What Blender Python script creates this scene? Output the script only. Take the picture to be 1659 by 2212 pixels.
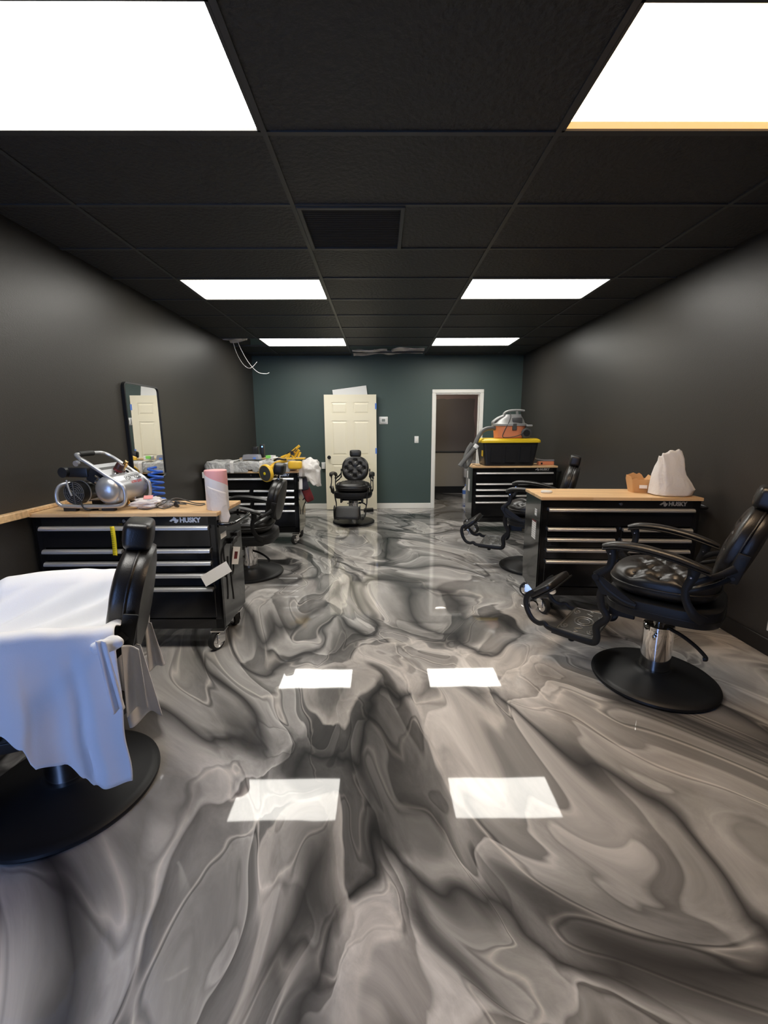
import bpy, bmesh, math, random
from mathutils import Vector, Matrix, noise
random.seed(7)
S = bpy.context.scene
for o in list(bpy.data.objects): bpy.data.objects.remove(o)
COL = S.collection
PI = math.pi

# ------------------------------------------------------------------ camera
FPX, PITCH, YAW, ROLL, CAMH = 937.576, .1901, -.0076, -.0045, 1.4583
_c, _s = math.cos(YAW), math.sin(YAW)
FW = Vector((-_s*math.cos(PITCH), _c*math.cos(PITCH), -math.sin(PITCH)))
_rt = Vector((_c, _s, 0)); _up = _rt.cross(FW)
RT = _rt*math.cos(ROLL) + _up*math.sin(ROLL)
UP = -_rt*math.sin(ROLL) + _up*math.cos(ROLL)
CAM = Vector((0, 0, CAMH))
cd = bpy.data.cameras.new('camera'); co = bpy.data.objects.new('camera', cd); COL.objects.link(co)
cd.sensor_fit = 'HORIZONTAL'; cd.sensor_width = 36; cd.lens = 36*FPX/1659
cd.clip_start = .02; cd.clip_end = 100
M = Matrix((RT, UP, -FW)).transposed().to_4x4(); M.translation = CAM
co.matrix_world = M
S.camera = co

# ------------------------------------------------------------------ world (daylight outside the shop front), view
w = bpy.data.worlds.new('world'); S.world = w; w.use_nodes = True
bg = w.node_tree.nodes['Background']; bg.inputs[0].default_value = (.28, .47, 1, 1); bg.inputs[1].default_value = 6.2
S.view_settings.view_transform = 'Standard'; S.view_settings.look = 'None'
S.view_settings.exposure = .58; S.view_settings.gamma = 1; S.view_settings.use_curve_mapping = False
LIGHT = 11.0           # radiance of the ceiling troffers

# ------------------------------------------------------------------ materials
def newmat(name):
    m = bpy.data.materials.new(name); m.use_nodes = True
    return m, m.node_tree.nodes, m.node_tree.links, m.node_tree.nodes['Principled BSDF']
def mat(name, col, rough=.5, metal=0, spec=.5, bump=0, bscale=40, var=0, vscale=6, coat=0, trans=0, alpha=1, sss=0):
    m, n, l, b = newmat(name)
    b.inputs['Base Color'].default_value = (*col, 1); b.inputs['Roughness'].default_value = rough
    b.inputs['Metallic'].default_value = metal; b.inputs['Specular IOR Level'].default_value = spec
    b.inputs['Coat Weight'].default_value = coat; b.inputs['Coat Roughness'].default_value = .05
    b.inputs['Transmission Weight'].default_value = trans; b.inputs['Alpha'].default_value = alpha
    if var or bump:
        tc = n.new('ShaderNodeTexCoord')
    if var:
        t = n.new('ShaderNodeTexNoise'); t.inputs['Scale'].default_value = vscale; t.inputs['Detail'].default_value = 5
        r = n.new('ShaderNodeValToRGB')
        r.color_ramp.elements[0].position = .3; r.color_ramp.elements[1].position = .7
        r.color_ramp.elements[0].color = (*[c*(1-var) for c in col], 1)
        r.color_ramp.elements[1].color = (*[min(1, c*(1+var)) for c in col], 1)
        l.new(tc.outputs['Object'], t.inputs['Vector']); l.new(t.outputs['Fac'], r.inputs[0]); l.new(r.outputs[0], b.inputs['Base Color'])
    if bump:
        t = n.new('ShaderNodeTexNoise'); t.inputs['Scale'].default_value = bscale; t.inputs['Detail'].default_value = 4
        bp = n.new('ShaderNodeBump'); bp.inputs['Strength'].default_value = bump; bp.inputs['Distance'].default_value = .01
        l.new(tc.outputs['Object'], t.inputs['Vector']); l.new(t.outputs['Fac'], bp.inputs['Height']); l.new(bp.outputs[0], b.inputs['Normal'])
    return m
def emit(name, col, strength):
    m, n, l, b = newmat(name)
    b.inputs['Base Color'].default_value = (.8, .8, .8, 1)
    b.inputs['Emission Color'].default_value = (*col, 1); b.inputs['Emission Strength'].default_value = strength
    return m

def epoxy():
    """swirled metallic grey epoxy under a clear gloss coat"""
    m, n, l, b = newmat('floor_epoxy')
    N = n.new
    def math_(op, a, c=None):
        x = N('ShaderNodeMath'); x.operation = op
        for i, v in enumerate((a, c)):
            if v is None: continue
            if isinstance(v, (int, float)): x.inputs[i].default_value = v
            else: l.new(v, x.inputs[i])
        return x.outputs[0]
    def vmath(op, a, c):
        x = N('ShaderNodeVectorMath'); x.operation = op
        for i, v in enumerate((a, c)):
            if isinstance(v, tuple): x.inputs[i].default_value = v
            else: l.new(v, x.inputs[i])
        return x.outputs[0]
    def nz(vec, scale, detail=2, rough=.5, out='Fac', dist=0):
        x = N('ShaderNodeTexNoise'); x.inputs['Scale'].default_value = scale; x.inputs['Detail'].default_value = detail
        x.inputs['Roughness'].default_value = rough; x.inputs['Distortion'].default_value = dist
        l.new(vec, x.inputs['Vector']); return x.outputs[out]
    def ramp(fac, stops):
        r = N('ShaderNodeValToRGB'); e = r.color_ramp.elements
        while len(e) < len(stops): e.new(.5)
        for k, (p, c) in enumerate(stops):
            e[k].position = p; e[k].color = (*(c if isinstance(c, tuple) else (c, c, c)), 1)
        l.new(fac, r.inputs[0]); return r.outputs[0]
    def mix(fac, a, c, mode='MIX'):
        x = N('ShaderNodeMix'); x.data_type = 'RGBA'; x.blend_type = mode
        if isinstance(fac, (int, float)): x.inputs[0].default_value = fac
        else: l.new(fac, x.inputs[0])
        for i, v in ((6, a), (7, c)):
            if isinstance(v, tuple): x.inputs[i].default_value = (*v, 1)
            else: l.new(v, x.inputs[i])
        return x.outputs[2]
    tc = N('ShaderNodeTexCoord'); m1 = N('ShaderNodeMapping'); m2 = N('ShaderNodeMapping')
    m1.inputs['Rotation'].default_value = (0, 0, math.radians(63)); m2.inputs['Scale'].default_value = (.78, 1.35, 1); m2.inputs['Location'].default_value = (3.1, 1.4, 0)
    l.new(tc.outputs['Object'], m1.inputs['Vector']); l.new(m1.outputs[0], m2.inputs['Vector'])
    p = m2.outputs[0]
    def warp(vec, scale, amt, detail=1):
        c = nz(vec, scale, detail, .45, 'Color')
        d = vmath('SUBTRACT', c, (.5, .5, .5))
        d = vmath('MULTIPLY', d, (amt, amt, 0))
        return vmath('ADD', vec, d)
    p1 = warp(p, .75, 1.5, 0)
    p2 = warp(p1, 1.8, .70, 1)
    p3 = warp(p2, 4.5, .16, 2)
    v = nz(p3, .95, .8, .4)
    # pours: each sheet fades softly and ends in a crisp lip
    saw = math_('FRACT', math_('MULTIPLY', v, 7.))
    cell = math_('FLOOR', math_('MULTIPLY', v, 7.))
    wn = N('ShaderNodeTexWhiteNoise'); wn.noise_dimensions = '1D'; l.new(cell, wn.inputs['W'])
    sheet = ramp(saw, [(0, .035), (.06, .07), (.22, .17), (.55, .33), (.90, .45), (.955, .62), (.975, .50), (1, .04)])
    tone = ramp(wn.outputs['Value'], [(0, .55), (1, 1.15)])
    sheet = mix(1, sheet, tone, 'MULTIPLY')
    broad = nz(p2, .75, 1, .4)
    big = ramp(broad, [(.34, (.05, .051, .054)), (.46, (.15, .148, .148)), (.56, (.31, .30, .295)), (.68, (.46, .44, .43))])
    c = mix(.5, sheet, big)
    v2 = nz(p3, 1.9, 1.5, .5)
    saw2 = math_('FRACT', math_('MULTIPLY', v2, 6))
    fine = ramp(saw2, [(0, .05), (.10, .24), (.7, .36), (.94, .52), (1, .06)])
    c = mix(.26, c, fine)
    ridge = math_('ABSOLUTE', math_('SUBTRACT', v2, .52))
    vein = ramp(ridge, [(0, .5), (.005, .28), (.014, 0), (1, 0)])
    c = mix(vein, c, (.60, .58, .56))
    dk = math_('ABSOLUTE', math_('SUBTRACT', nz(p3, 1.15, 1.2, .5), .45))
    dv = ramp(dk, [(0, .9), (.012, .7), (.045, .12), (.08, 0), (1, 0)])
    c = mix(dv, c, (.028, .028, .03))
    ink = ramp(nz(p3, .62, 1.0, .45), [(.36, .28), (.40, .38), (.425, .95), (1, 1.)])
    c = mix(1, c, ink, 'MULTIPLY')
    pale = ramp(nz(p3, .9, 1.0, .45), [(.555, 0.), (.565, .55), (.63, .15), (.70, .0)])
    c = mix(pale, c, (.50, .485, .47))
    cloud = nz(p3, 7, 6, .62)
    cl = ramp(cloud, [(.3, .80), (.7, 1.25)])
    c = mix(1, c, cl, 'MULTIPLY')
    gm = N('ShaderNodeGamma'); gm.inputs[1].default_value = 1.15; l.new(c, gm.inputs[0])
    c = mix(1, gm.outputs[0], (1.46, 1.415, 1.37), 'MULTIPLY')
    l.new(c, b.inputs['Base Color'])
    b.inputs['Roughness'].default_value = .4; b.inputs['Specular IOR Level'].default_value = .1
    b.inputs['Coat Weight'].default_value = 1; b.inputs['Coat Roughness'].default_value = .03; b.inputs['Coat IOR'].default_value = 1.43
    bp = N('ShaderNodeBump'); bp.inputs['Strength'].default_value = .035; bp.inputs['Distance'].default_value = .01
    l.new(nz(tc.outputs['Object'], 3.0, 2), bp.inputs['Height']); l.new(bp.outputs[0], b.inputs['Coat Normal'])
    return m

def wood(name, c0, c1, sx=1.2, sy=22):
    m, n, l, b = newmat(name)
    tc = n.new('ShaderNodeTexCoord'); mp = n.new('ShaderNodeMapping'); mp.inputs['Scale'].default_value = (sx, sy, sy)
    t = n.new('ShaderNodeTexNoise'); t.inputs['Scale'].default_value = 2; t.inputs['Detail'].default_value = 5
    # staves of a butcher block: brick texture gives each stave a tone
    br = n.new('ShaderNodeTexBrick'); br.inputs['Scale'].default_value = 1; br.inputs['Brick Width'].default_value = .42
    br.inputs['Row Height'].default_value = .042; br.inputs['Mortar Size'].default_value = .0006
    br.inputs['Color1'].default_value = (*c0, 1); br.inputs['Color2'].default_value = (*c1, 1)
    br.inputs['Mortar'].default_value = (*[k*.6 for k in c0], 1)
    mx = n.new('ShaderNodeMix'); mx.data_type = 'RGBA'; mx.blend_type = 'MULTIPLY'; mx.inputs[0].default_value = .7
    r = n.new('ShaderNodeValToRGB'); r.color_ramp.elements[0].color = (.72, .66, .6, 1); r.color_ramp.elements[1].color = (1.1, 1.1, 1.1, 1)
    r.color_ramp.elements[0].position = .3; r.color_ramp.elements[1].position = .62
    l.new(tc.outputs['Object'], mp.inputs[0]); l.new(mp.outputs[0], t.inputs['Vector']); l.new(tc.outputs['Object'], br.inputs['Vector'])
    l.new(t.outputs['Fac'], r.inputs[0]); l.new(br.outputs['Color'], mx.inputs[6]); l.new(r.outputs[0], mx.inputs[7])
    l.new(mx.outputs[2], b.inputs['Base Color']); b.inputs['Roughness'].default_value = .38
    return m

def plastic_film(name, col, rough=.25, bump=.6, bscale=14, trans=.25):
    m, n, l, b = newmat(name)
    b.inputs['Base Color'].default_value = (*col, 1); b.inputs['Roughness'].default_value = rough
    b.inputs['Transmission Weight'].default_value = 0
    tc = n.new('ShaderNodeTexCoord'); t = n.new('ShaderNodeTexNoise'); t.inputs['Scale'].default_value = bscale
    t.inputs['Detail'].default_value = 4; t.inputs['Distortion'].default_value = 1.2
    bp = n.new('ShaderNodeBump'); bp.inputs['Strength'].default_value = bump; bp.inputs['Distance'].default_value = .02
    l.new(tc.outputs['Object'], t.inputs['Vector']); l.new(t.outputs['Fac'], bp.inputs['Height']); l.new(bp.outputs[0], b.inputs['Normal'])
    if trans:
        tr = n.new('ShaderNodeBsdfTranslucent'); tr.inputs[0].default_value = (*col, 1)
        mx = n.new('ShaderNodeMixShader'); mx.inputs[0].default_value = trans
        l.new(b.outputs[0], mx.inputs[1]); l.new(tr.outputs[0], mx.inputs[2]); l.new(mx.outputs[0], n['Material Output'].inputs[0])
    return m

def two_tone(name, colA, colB, build, rough=.5):
    """flat print: colB where build(nodes, links, objcoord-separate) > .5"""
    m, n, l, b = newmat(name)
    tc = n.new('ShaderNodeTexCoord'); sp = n.new('ShaderNodeSeparateXYZ'); l.new(tc.outputs['Object'], sp.inputs[0])
    fac = build(n, l, sp, tc)
    mx = n.new('ShaderNodeMix'); mx.data_type = 'RGBA'
    mx.inputs[6].default_value = (*colA, 1); mx.inputs[7].default_value = (*colB, 1)
    l.new(fac, mx.inputs[0]); l.new(mx.outputs[2], b.inputs['Base Color']); b.inputs['Roughness'].default_value = rough
    return m
def mnode(n, l, op, a, c=0.):
    x = n.new('ShaderNodeMath'); x.operation = op
    for i, v in enumerate((a, c)):
        if isinstance(v, (int, float)): x.inputs[i].default_value = v
        else: l.new(v, x.inputs[i])
    return x.outputs[0]

MT = dict(
    floor=epoxy(),
    wall=mat('wall_black_paint', (.036, .0325, .028), .42, bump=.12, bscale=180, spec=.45),
    green=mat('wall_green_paint', (.062, .092, .084), .45, bump=.12, bscale=180, spec=.4),
    ceil=mat('ceiling_tile_black', (.032, .031, .030), .5, bump=1.0, bscale=38, spec=.4),
    tbar=mat('ceiling_grid_black', (.05, .05, .048), .4),
    deck=mat('deck_dark', (.02, .02, .02), .9),
    white=mat('trim_white', (.84, .82, .76), .35, spec=.5),
    door=mat('door_cream', (.86, .80, .62), .4),
    plate=mat('plate_white', (.8, .8, .78), .35),
    baseblack=mat('baseboard_black', (.012, .012, .012), .4),
    insul=mat('torn_tile', (.60, .57, .54), .9, bump=1, bscale=20, var=.4),
    bench=mat('bench_black', (.006, .006, .0065), .16, spec=.5, coat=.35, bump=.02, bscale=220),
    benchin=mat('bench_recess', (.004, .004, .004), .6),
    alu=mat('brushed_aluminium', (.80, .80, .80), .36, .85),
    chrome=mat('chrome', (.82, .80, .78), .06, 1),
    steel=mat('silver_paint', (.55, .56, .58), .32, .7),
    butcher=wood('butcher_block', (.72, .46, .23), (.80, .55, .30)),
    leather=mat('black_leather', (.013, .012, .0115), .33, spec=.55, bump=.12, bscale=260),
    iron=mat('black_powdercoat', (.011, .0112, .012), .46, spec=.35),
    rubber=mat('black_rubber', (.012, .012, .012), .6),
    blackp=mat('black_plastic', (.014, .014, .015), .4),
    grey=mat('grey_plastic', (.33, .33, .32), .4), hoseg=mat('hose_grey', (.14, .14, .135), .45),
    dgrey=mat('dark_grey_plastic', (.07, .07, .07), .45),
    orange=mat('orange_plastic', (.74, .26, .13), .45),
    yellow=mat('yellow_plastic', (.85, .52, .04), .4),
    ylid=mat('yellow_lid', (.85, .58, .02), .45),
    brightyellow=mat('yellow_tape', (.95, .75, .02), .5),
    paper=mat('white_paper', (.92, .90, .88), .7),
    blue=mat('blue_hose', (.03, .13, .55), .35),
    bluetape=mat('blue_tape', (.12, .25, .7), .6),
    red=mat('red_packaging', (.13, .012, .016), .5, var=.5, vscale=12),
    dkpack=mat('navy_packaging', (.03, .03, .05), .5, var=.6, vscale=15),
    brass=mat('brass', (.75, .5, .2), .25, 1),
    kraft=mat('kraft_card', (.62, .36, .16), .7, var=.08),
    cape=mat('cape_cloth', (.84, .84, .87), .75, bump=.05, bscale=300),
    film=plastic_film('clear_wrap', (.50, .50, .49), .14, 1.0, 16, 0),
    bag=plastic_film('white_bag', (.95, .93, .91), .3, .5, 16, .3),
    tissue=plastic_film('pinkish_wrap', (.85, .80, .78), .4, .4, 18, .2),
    pinelight=mat('pine_board', (.55, .38, .2), .6),
    wire=mat('white_wire', (.7, .7, .7), .4),
    cord=mat('dark_cord', (.05, .045, .04), .5),
    lite=emit('troffer_lens', (1, .97, .90), LIGHT),
    litew=emit('troffer_lens_warm', (1, .72, .46), LIGHT*.95),
    litend=emit('troffer_orange_fringe', (1, .52, .16), .76),
    bluelite=emit('blue_indicator', (.05, .3, 1), 3),
    blight=emit('back_room_fill', (1, .88, .74), 17),
    green_p=mat('green_plastic', (.25, .7, .12), .4),
    taupe=None, mirror=mat('mirror_glass', (.93, .93, .92), .01, 1),
    lcd=mat('thermostat_screen', (.22, .24, .22), .3),
    porcelain=mat('porcelain', (.65, .62, .58), .2),
    glass=mat('clear_plastic', (.95, .96, .95), .05, trans=.92),
)
def _bw(n, l, sp, tc):
    t = n.new('ShaderNodeTexNoise'); t.inputs['Scale'].default_value = 3; t.inputs['Detail'].default_value = 4
    l.new(tc.outputs['Object'], t.inputs['Vector'])
    o = mnode(n, l, 'MULTIPLY', mnode(n, l, 'SUBTRACT', t.outputs['Fac'], .5), .12)
    a = mnode(n, l, 'GREATER_THAN', mnode(n, l, 'ADD', sp.outputs[2], o), 2.10)
    c = mnode(n, l, 'GREATER_THAN', mnode(n, l, 'ADD', sp.outputs[0], o), 2.10)
    return mnode(n, l, 'MAXIMUM', a, c)
MT['taupe'] = two_tone('back_room_paint', (.20, .17, .145), (.36, .25, .22), _bw, .5)
MT['taupelow'] = mat('back_room_lower', (.36, .32, .26), .5)
def _roll(n, l, sp, tc):    # pink printed band wound round the top of the roll
    an = mnode(n, l, 'ARCTAN2', sp.outputs[1], sp.outputs[0])
    lim = mnode(n, l, 'ADD', mnode(n, l, 'MULTIPLY', an, -.03), .155)
    return mnode(n, l, 'GREATER_THAN', sp.outputs[2], lim)
MT['roll'] = two_tone('paper_roll_print', (.84, .80, .80), (.85, .42, .42), _roll, .6)
def _lab(n, l, sp, tc):     # rows of small print
    a = mnode(n, l, 'FRACT', mnode(n, l, 'MULTIPLY', sp.outputs[2], 55.))
    return mnode(n, l, 'MULTIPLY', mnode(n, l, 'GREATER_THAN', a, .55), .45)
MT['label'] = two_tone('printed_label', (.82, .80, .76), (.25, .24, .22), _lab, .6)
def _tape(n, l, sp, tc):
    a = mnode(n, l, 'FRACT', mnode(n, l, 'MULTIPLY', sp.outputs[2], 70.))
    b_ = mnode(n, l, 'LESS_THAN', sp.outputs[0], .002)
    return mnode(n, l, 'MULTIPLY', mnode(n, l, 'MULTIPLY', mnode(n, l, 'GREATER_THAN', a, .7), b_), .6)
MT['tape'] = two_tone('tape_measure_strip', (.95, .74, .02), (.1, .08, .02), _tape, .5)

# ------------------------------------------------------------------ mesh helpers
def cat(pts, per=6, closed=False):
    P = [Vector(p) for p in pts]; n = len(P); out = []
    rng = range(n) if closed else range(n-1)
    for i in rng:
        if closed: a, b, c, d = P[(i-1) % n], P[i], P[(i+1) % n], P[(i+2) % n]
        else: a, b, c, d = P[max(i-1, 0)], P[i], P[i+1], P[min(i+2, n-1)]
        for k in range(per):
            t = k/per
            out.append(.5*((2*b)+(c-a)*t+(2*a-5*b+4*c-d)*t*t+(3*b-a-3*c+d)*t**3))
    if not closed: out.append(P[-1])
    return out
def rr(w, d, r, seg=5):
    """rounded rectangle outline, counter-clockwise"""
    r = min(r, w/2-1e-5, d/2-1e-5); o = []
    for cx, cy, a0 in ((w/2-r, d/2-r, 0), (-w/2+r, d/2-r, 90), (-w/2+r, -d/2+r, 180), (w/2-r, -d/2+r, 270)):
        for k in range(seg+1):
            a = math.radians(a0+90*k/seg); o.append((cx+r*math.cos(a), cy+r*math.sin(a)))
    return o
def sgnpow(v, e): return math.copysign(abs(v)**e, v)
def superell(a, b, e, n=40): return [(a*sgnpow(math.cos(2*PI*k/n), e), b*sgnpow(math.sin(2*PI*k/n), e)) for k in range(n)]

class MB:
    def __init__(s): s.v = []; s.f = []
    def add(s, vs, fs, M=None):
        o = len(s.v)
        s.v += [tuple(M @ Vector(p)) if M else tuple(p) for p in vs]
        s.f += [tuple(o+i for i in f) for f in fs]; return s
    def box(s, lo, hi, bev=0, seg=2, M=None):
        bm = bmesh.new(); bmesh.ops.create_cube(bm, size=1)
        for v in bm.verts: v.co = Vector(((lo[i]+hi[i])/2+v.co[i]*(hi[i]-lo[i]) for i in range(3)))
        if bev: bmesh.ops.bevel(bm, geom=bm.edges[:], offset=bev, segments=seg, profile=.5, affect='EDGES')
        bm.verts.index_update()
        s.add([v.co.copy() for v in bm.verts], [[v.index for v in f.verts] for f in bm.faces], M); bm.free(); return s
    def loft(s, secs, cap0=True, cap1=True, closed=True, M=None):
        n = len(secs[0]); vs = [p for q in secs for p in q]; fs = []
        for i in range(len(secs)-1):
            for k in range(n if closed else n-1):
                a, b = i*n+k, i*n+(k+1) % n; fs.append((a, b, b+n, a+n))
        if cap0: fs.append(tuple(range(n-1, -1, -1)))
        if cap1: fs.append(tuple(range((len(secs)-1)*n, len(secs)*n)))
        return s.add(vs, fs, M)
    def prism(s, poly, z0, z1, bev=0, M=None):
        """extrude a 2D outline along z, optional rounded rim"""
        cx = sum(p[0] for p in poly)/len(poly); cy = sum(p[1] for p in poly)/len(poly)
        def sc(q, z):
            o = []
            for x, y in poly:
                d = math.hypot(x-cx, y-cy) or 1; k = max(0, 1-q/d)
                o.append((cx+(x-cx)*k, cy+(y-cy)*k, z))
            return o
        if bev:
            secs = [sc(bev, z0), sc(bev*.3, z0+bev*.3), sc(0, z0+bev), sc(0, z1-bev), sc(bev*.3, z1-bev*.3), sc(bev, z1)]
        else: secs = [sc(0, z0), sc(0, z1)]
        return s.loft(secs, M=M)
    def lathe(s, prof, seg=32, M=None):
        secs = [[(r*math.cos(2*PI*k/seg), r*math.sin(2*PI*k/seg), z) for k in range(seg)] for r, z in prof]
        return s.loft(secs, M=M)
    def cyl(s, p0, p1, r0, r1=None, seg=16):
        p0, p1 = Vector(p0), Vector(p1); d = p1-p0; q = d.to_track_quat('Z', 'Y').to_matrix().to_4x4(); q.translation = p0
        return s.lathe([(r0, 0), (r0 if r1 is None else r1, d.length)], seg, q)
    def sweep(s, pts, a, b=None, side=(0, 1, 0), per=6, seg=10, closed=False, scale=None, smooth=True):
        """tube of elliptical section: a along side, b across"""
        b = a if b is None else b
        P = cat(pts, per, closed) if smooth else [Vector(p) for p in pts]
        n = len(P); secs = []; side = Vector(side)
        for i, p in enumerate(P):
            if closed: t = P[(i+1) % n]-P[i-1]
            else: t = P[min(i+1, n-1)]-P[max(i-1, 0)]
            t.normalize(); nn = side.cross(t)
            if nn.length < 1e-3: nn = Vector((1, 0, 0)).cross(t)
            nn.normalize(); sd = t.cross(nn).normalized()
            k = 1
            if scale:
                u = i/(n-1)*(len(scale)-1); j = min(int(u), len(scale)-2); k = scale[j]+(scale[j+1]-scale[j])*(u-j)
            secs.append([p+sd*(a*k*math.cos(2*PI*q/seg))+nn*(b*k*math.sin(2*PI*q/seg)) for q in range(seg)])
        if closed: secs.append(secs[0]); return s.loft(secs, False, False)
        return s.loft(secs)
    def squad(s, a, b, c, e1=.6, e2=.8, nu=48, nv=24, fn=None, M=None):
        """superellipsoid; fn(p)->p moves points"""
        secs = []
        for j in range(nv+1):
            eta = -PI/2+PI*j/nv; eta = max(-PI/2+.02, min(PI/2-.02, eta))
            ce, se = sgnpow(math.cos(eta), e1), sgnpow(math.sin(eta), e1)
            r = []
            for k in range(nu):
                o = 2*PI*k/nu
                p = Vector((a*ce*sgnpow(math.cos(o), e2), b*ce*sgnpow(math.sin(o), e2), c*se))
                r.append(fn(p) if fn else p)
            secs.append(r)
        return s.loft(secs, M=M)
    def grid(s, fn, nu, nv, M=None):
        vs = [fn(i/nu, j/nv) for j in range(nv+1) for i in range(nu+1)]
        fs = [(j*(nu+1)+i, j*(nu+1)+i+1, (j+1)*(nu+1)+i+1, (j+1)*(nu+1)+i) for j in range(nv) for i in range(nu)]
        return s.add(vs, fs, M)
    def mesh(s, name, m, smooth=True):
        me = bpy.data.meshes.new(name); me.from_pydata(s.v, [], s.f); me.update()
        bm = bmesh.new(); bm.from_mesh(me); bmesh.ops.recalc_face_normals(bm, faces=bm.faces[:]); bm.to_mesh(me); bm.free()
        if smooth:
            for p in me.polygons: p.use_smooth = True
            try: me.set_sharp_from_angle(angle=math.radians(38))
            except Exception: pass
        if m: me.materials.append(m)
        return me
    def build(s, name, m, parent=None, smooth=True):
        o = bpy.data.objects.new(name, s.mesh(name, MT[m] if isinstance(m, str) else m, smooth)); COL.objects.link(o)
        if parent: o.parent = parent
        return o
def solidify(o, t, off=0):
    md = o.modifiers.new('thickness', 'SOLIDIFY'); md.thickness = t; md.offset = off; return o
def tag(o, label, catg=None, group=None, kind=None):
    o['label'] = label
    if catg: o['category'] = catg
    if group: o['group'] = group
    if kind: o['kind'] = kind
    return o
def empty(name, loc=(0, 0, 0), rz=0):
    e = bpy.data.objects.new(name, None); e.empty_display_size = .1; COL.objects.link(e)
    e.location = loc; e.rotation_euler = (0, 0, rz); return e
def struct(o, label): o['kind'] = 'structure'; o['label'] = label; return o
def dup(root, loc, rz):
    r = root.copy(); COL.objects.link(r); r.location = loc; r.rotation_euler = (0, 0, rz)
    for ch in list(root.children):
        c = ch.copy(); COL.objects.link(c); c.parent = r
        for g in list(ch.children):
            d = g.copy(); COL.objects.link(d); d.parent = c
    return r
def text_mb(txt, h, M, extrude=.001, bold=.0):
    cu = bpy.data.curves.new('t', 'FONT'); cu.body = txt; cu.size = h*1.42; cu.extrude = extrude; cu.offset = bold*h; cu.resolution_u = 3
    cu.align_x = 'LEFT'
    o = bpy.data.objects.new('t', cu); COL.objects.link(o)
    dg = bpy.context.evaluated_depsgraph_get(); me = bpy.data.meshes.new_from_object(o.evaluated_get(dg))
    mb = MB(); vs = [v.co.copy() for v in me.vertices]
    mb.add([M(v) if callable(M) else M @ v for v in vs], [tuple(p.vertices) for p in me.polygons])
    wd = max(v.x for v in vs)-min(v.x for v in vs)
    bpy.data.objects.remove(o); bpy.data.curves.remove(cu); bpy.data.meshes.remove(me)
    return mb, wd
def at_z(x, y, z):
    d = FW+RT*((x-829.5)/FPX)-UP*((y-1106)/FPX); return CAM+d*((z-CAMH)/d.z)
def at_y(x, y, Y):
    d = FW+RT*((x-829.5)/FPX)-UP*((y-1106)/FPX); return CAM+d*(Y/d.y)
def nse(p, s=1., seed=0.): return noise.noise(Vector(p)*s+Vector((seed, seed*1.7, -seed)))

# ------------------------------------------------------------------ room
XL, XR, YB, YF, ZC, ZD = -2.23, 2.51, 7.93, -1.7, 2.70, 3.05
fl = MB().box((XL-.15, YF-.15, -.06), (XR+.15, 10.0, 0)).build('floor', 'floor', smooth=False); struct(fl, 'glossy grey and black marbled epoxy floor')
struct(MB().box((XL-.12, YF, 0), (XL, YB, ZD)).build('wall_left', 'wall', smooth=False), 'black painted wall on the left')
struct(MB().box((XR, YF, 0), (XR+.12, YB, ZD)).build('wall_right', 'wall', smooth=False), 'black painted wall on the right')
DX0, DX1, DZ = .985, 1.775, 2.067
wb = MB().box((XL-.12, YB, 0), (DX0, YB+.13, ZD)).box((DX1, YB, 0), (XR+.12, YB+.13, ZD)).box((DX0, YB, DZ), (DX1, YB+.13, ZD))
struct(wb.build('wall_back', 'green', smooth=False), 'dark green painted back wall')
# shop front behind the camera: large window opening on the left half
wf = MB().box((XL-.12, YF-.14, 0), (XL+.12, YF, ZD)).box((-1.15, YF-.14, 0), (XR+.12, YF, ZD)).box((XL+.12, YF-.14, 0), (-1.15, YF, .12)).box((XL+.12, YF-.14, 2.3), (-1.15, YF, ZD))
struct(wf.build('wall_front', 'wall', smooth=False), 'black shop front wall behind the viewer')
win = MB()
for x in (XL+.14, -1.64, -1.17): win.box((x-.025, YF-.1, .12), (x+.025, YF-.04, 2.3))
for z in (.14, 2.28): win.box((XL+.12, YF-.1, z-.02), (-1.15, YF-.04, z+.02))
struct(win.build('window_1', 'iron', smooth=False), 'shop window frame behind the viewer')
# baseboards
struct(MB().box((XR-.015, YF, 0), (XR, YB, .11), .004, 1).build('baseboard_right', 'baseblack', smooth=False), 'black baseboard along right wall')
struct(MB().box((XL, YF, 0), (XL+.015, YB, .11), .004, 1).build('baseboard_left', 'baseblack', smooth=False), 'black baseboard along left wall')
struct(MB().box((XL+.02, YB-.016, 0), (.922, YB, .10), .005, 1).box((1.84, YB-.016, 0), (XR-.02, YB, .10), .005, 1).build('baseboard_back', 'white', smooth=False), 'white baseboard under the green back wall')
# doorway: casing and jambs
tr = MB().box((.922, YB-.019, 0), (.985, YB, 2.067), .005, 1).box((1.775, YB-.019, 0), (1.838, YB, 2.067), .005, 1).box((.922, YB-.02, 2.067), (1.838, YB, 2.13), .006, 1)
tr.box((.97, YB, 0), (.992, YB+.14, DZ)).box((1.768, YB, 0), (1.79, YB+.14, DZ)).box((.99, YB, DZ-.02), (1.77, YB+.14, DZ+.01))
tr.box((.992, YB+.06, 0), (1.004, YB+.1, DZ-.02)).box((1.756, YB+.06, 0), (1.768, YB+.1, DZ-.02))
struct(tr.build('trim_1', 'white', smooth=False), 'white painted casing of the open doorway')
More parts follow.
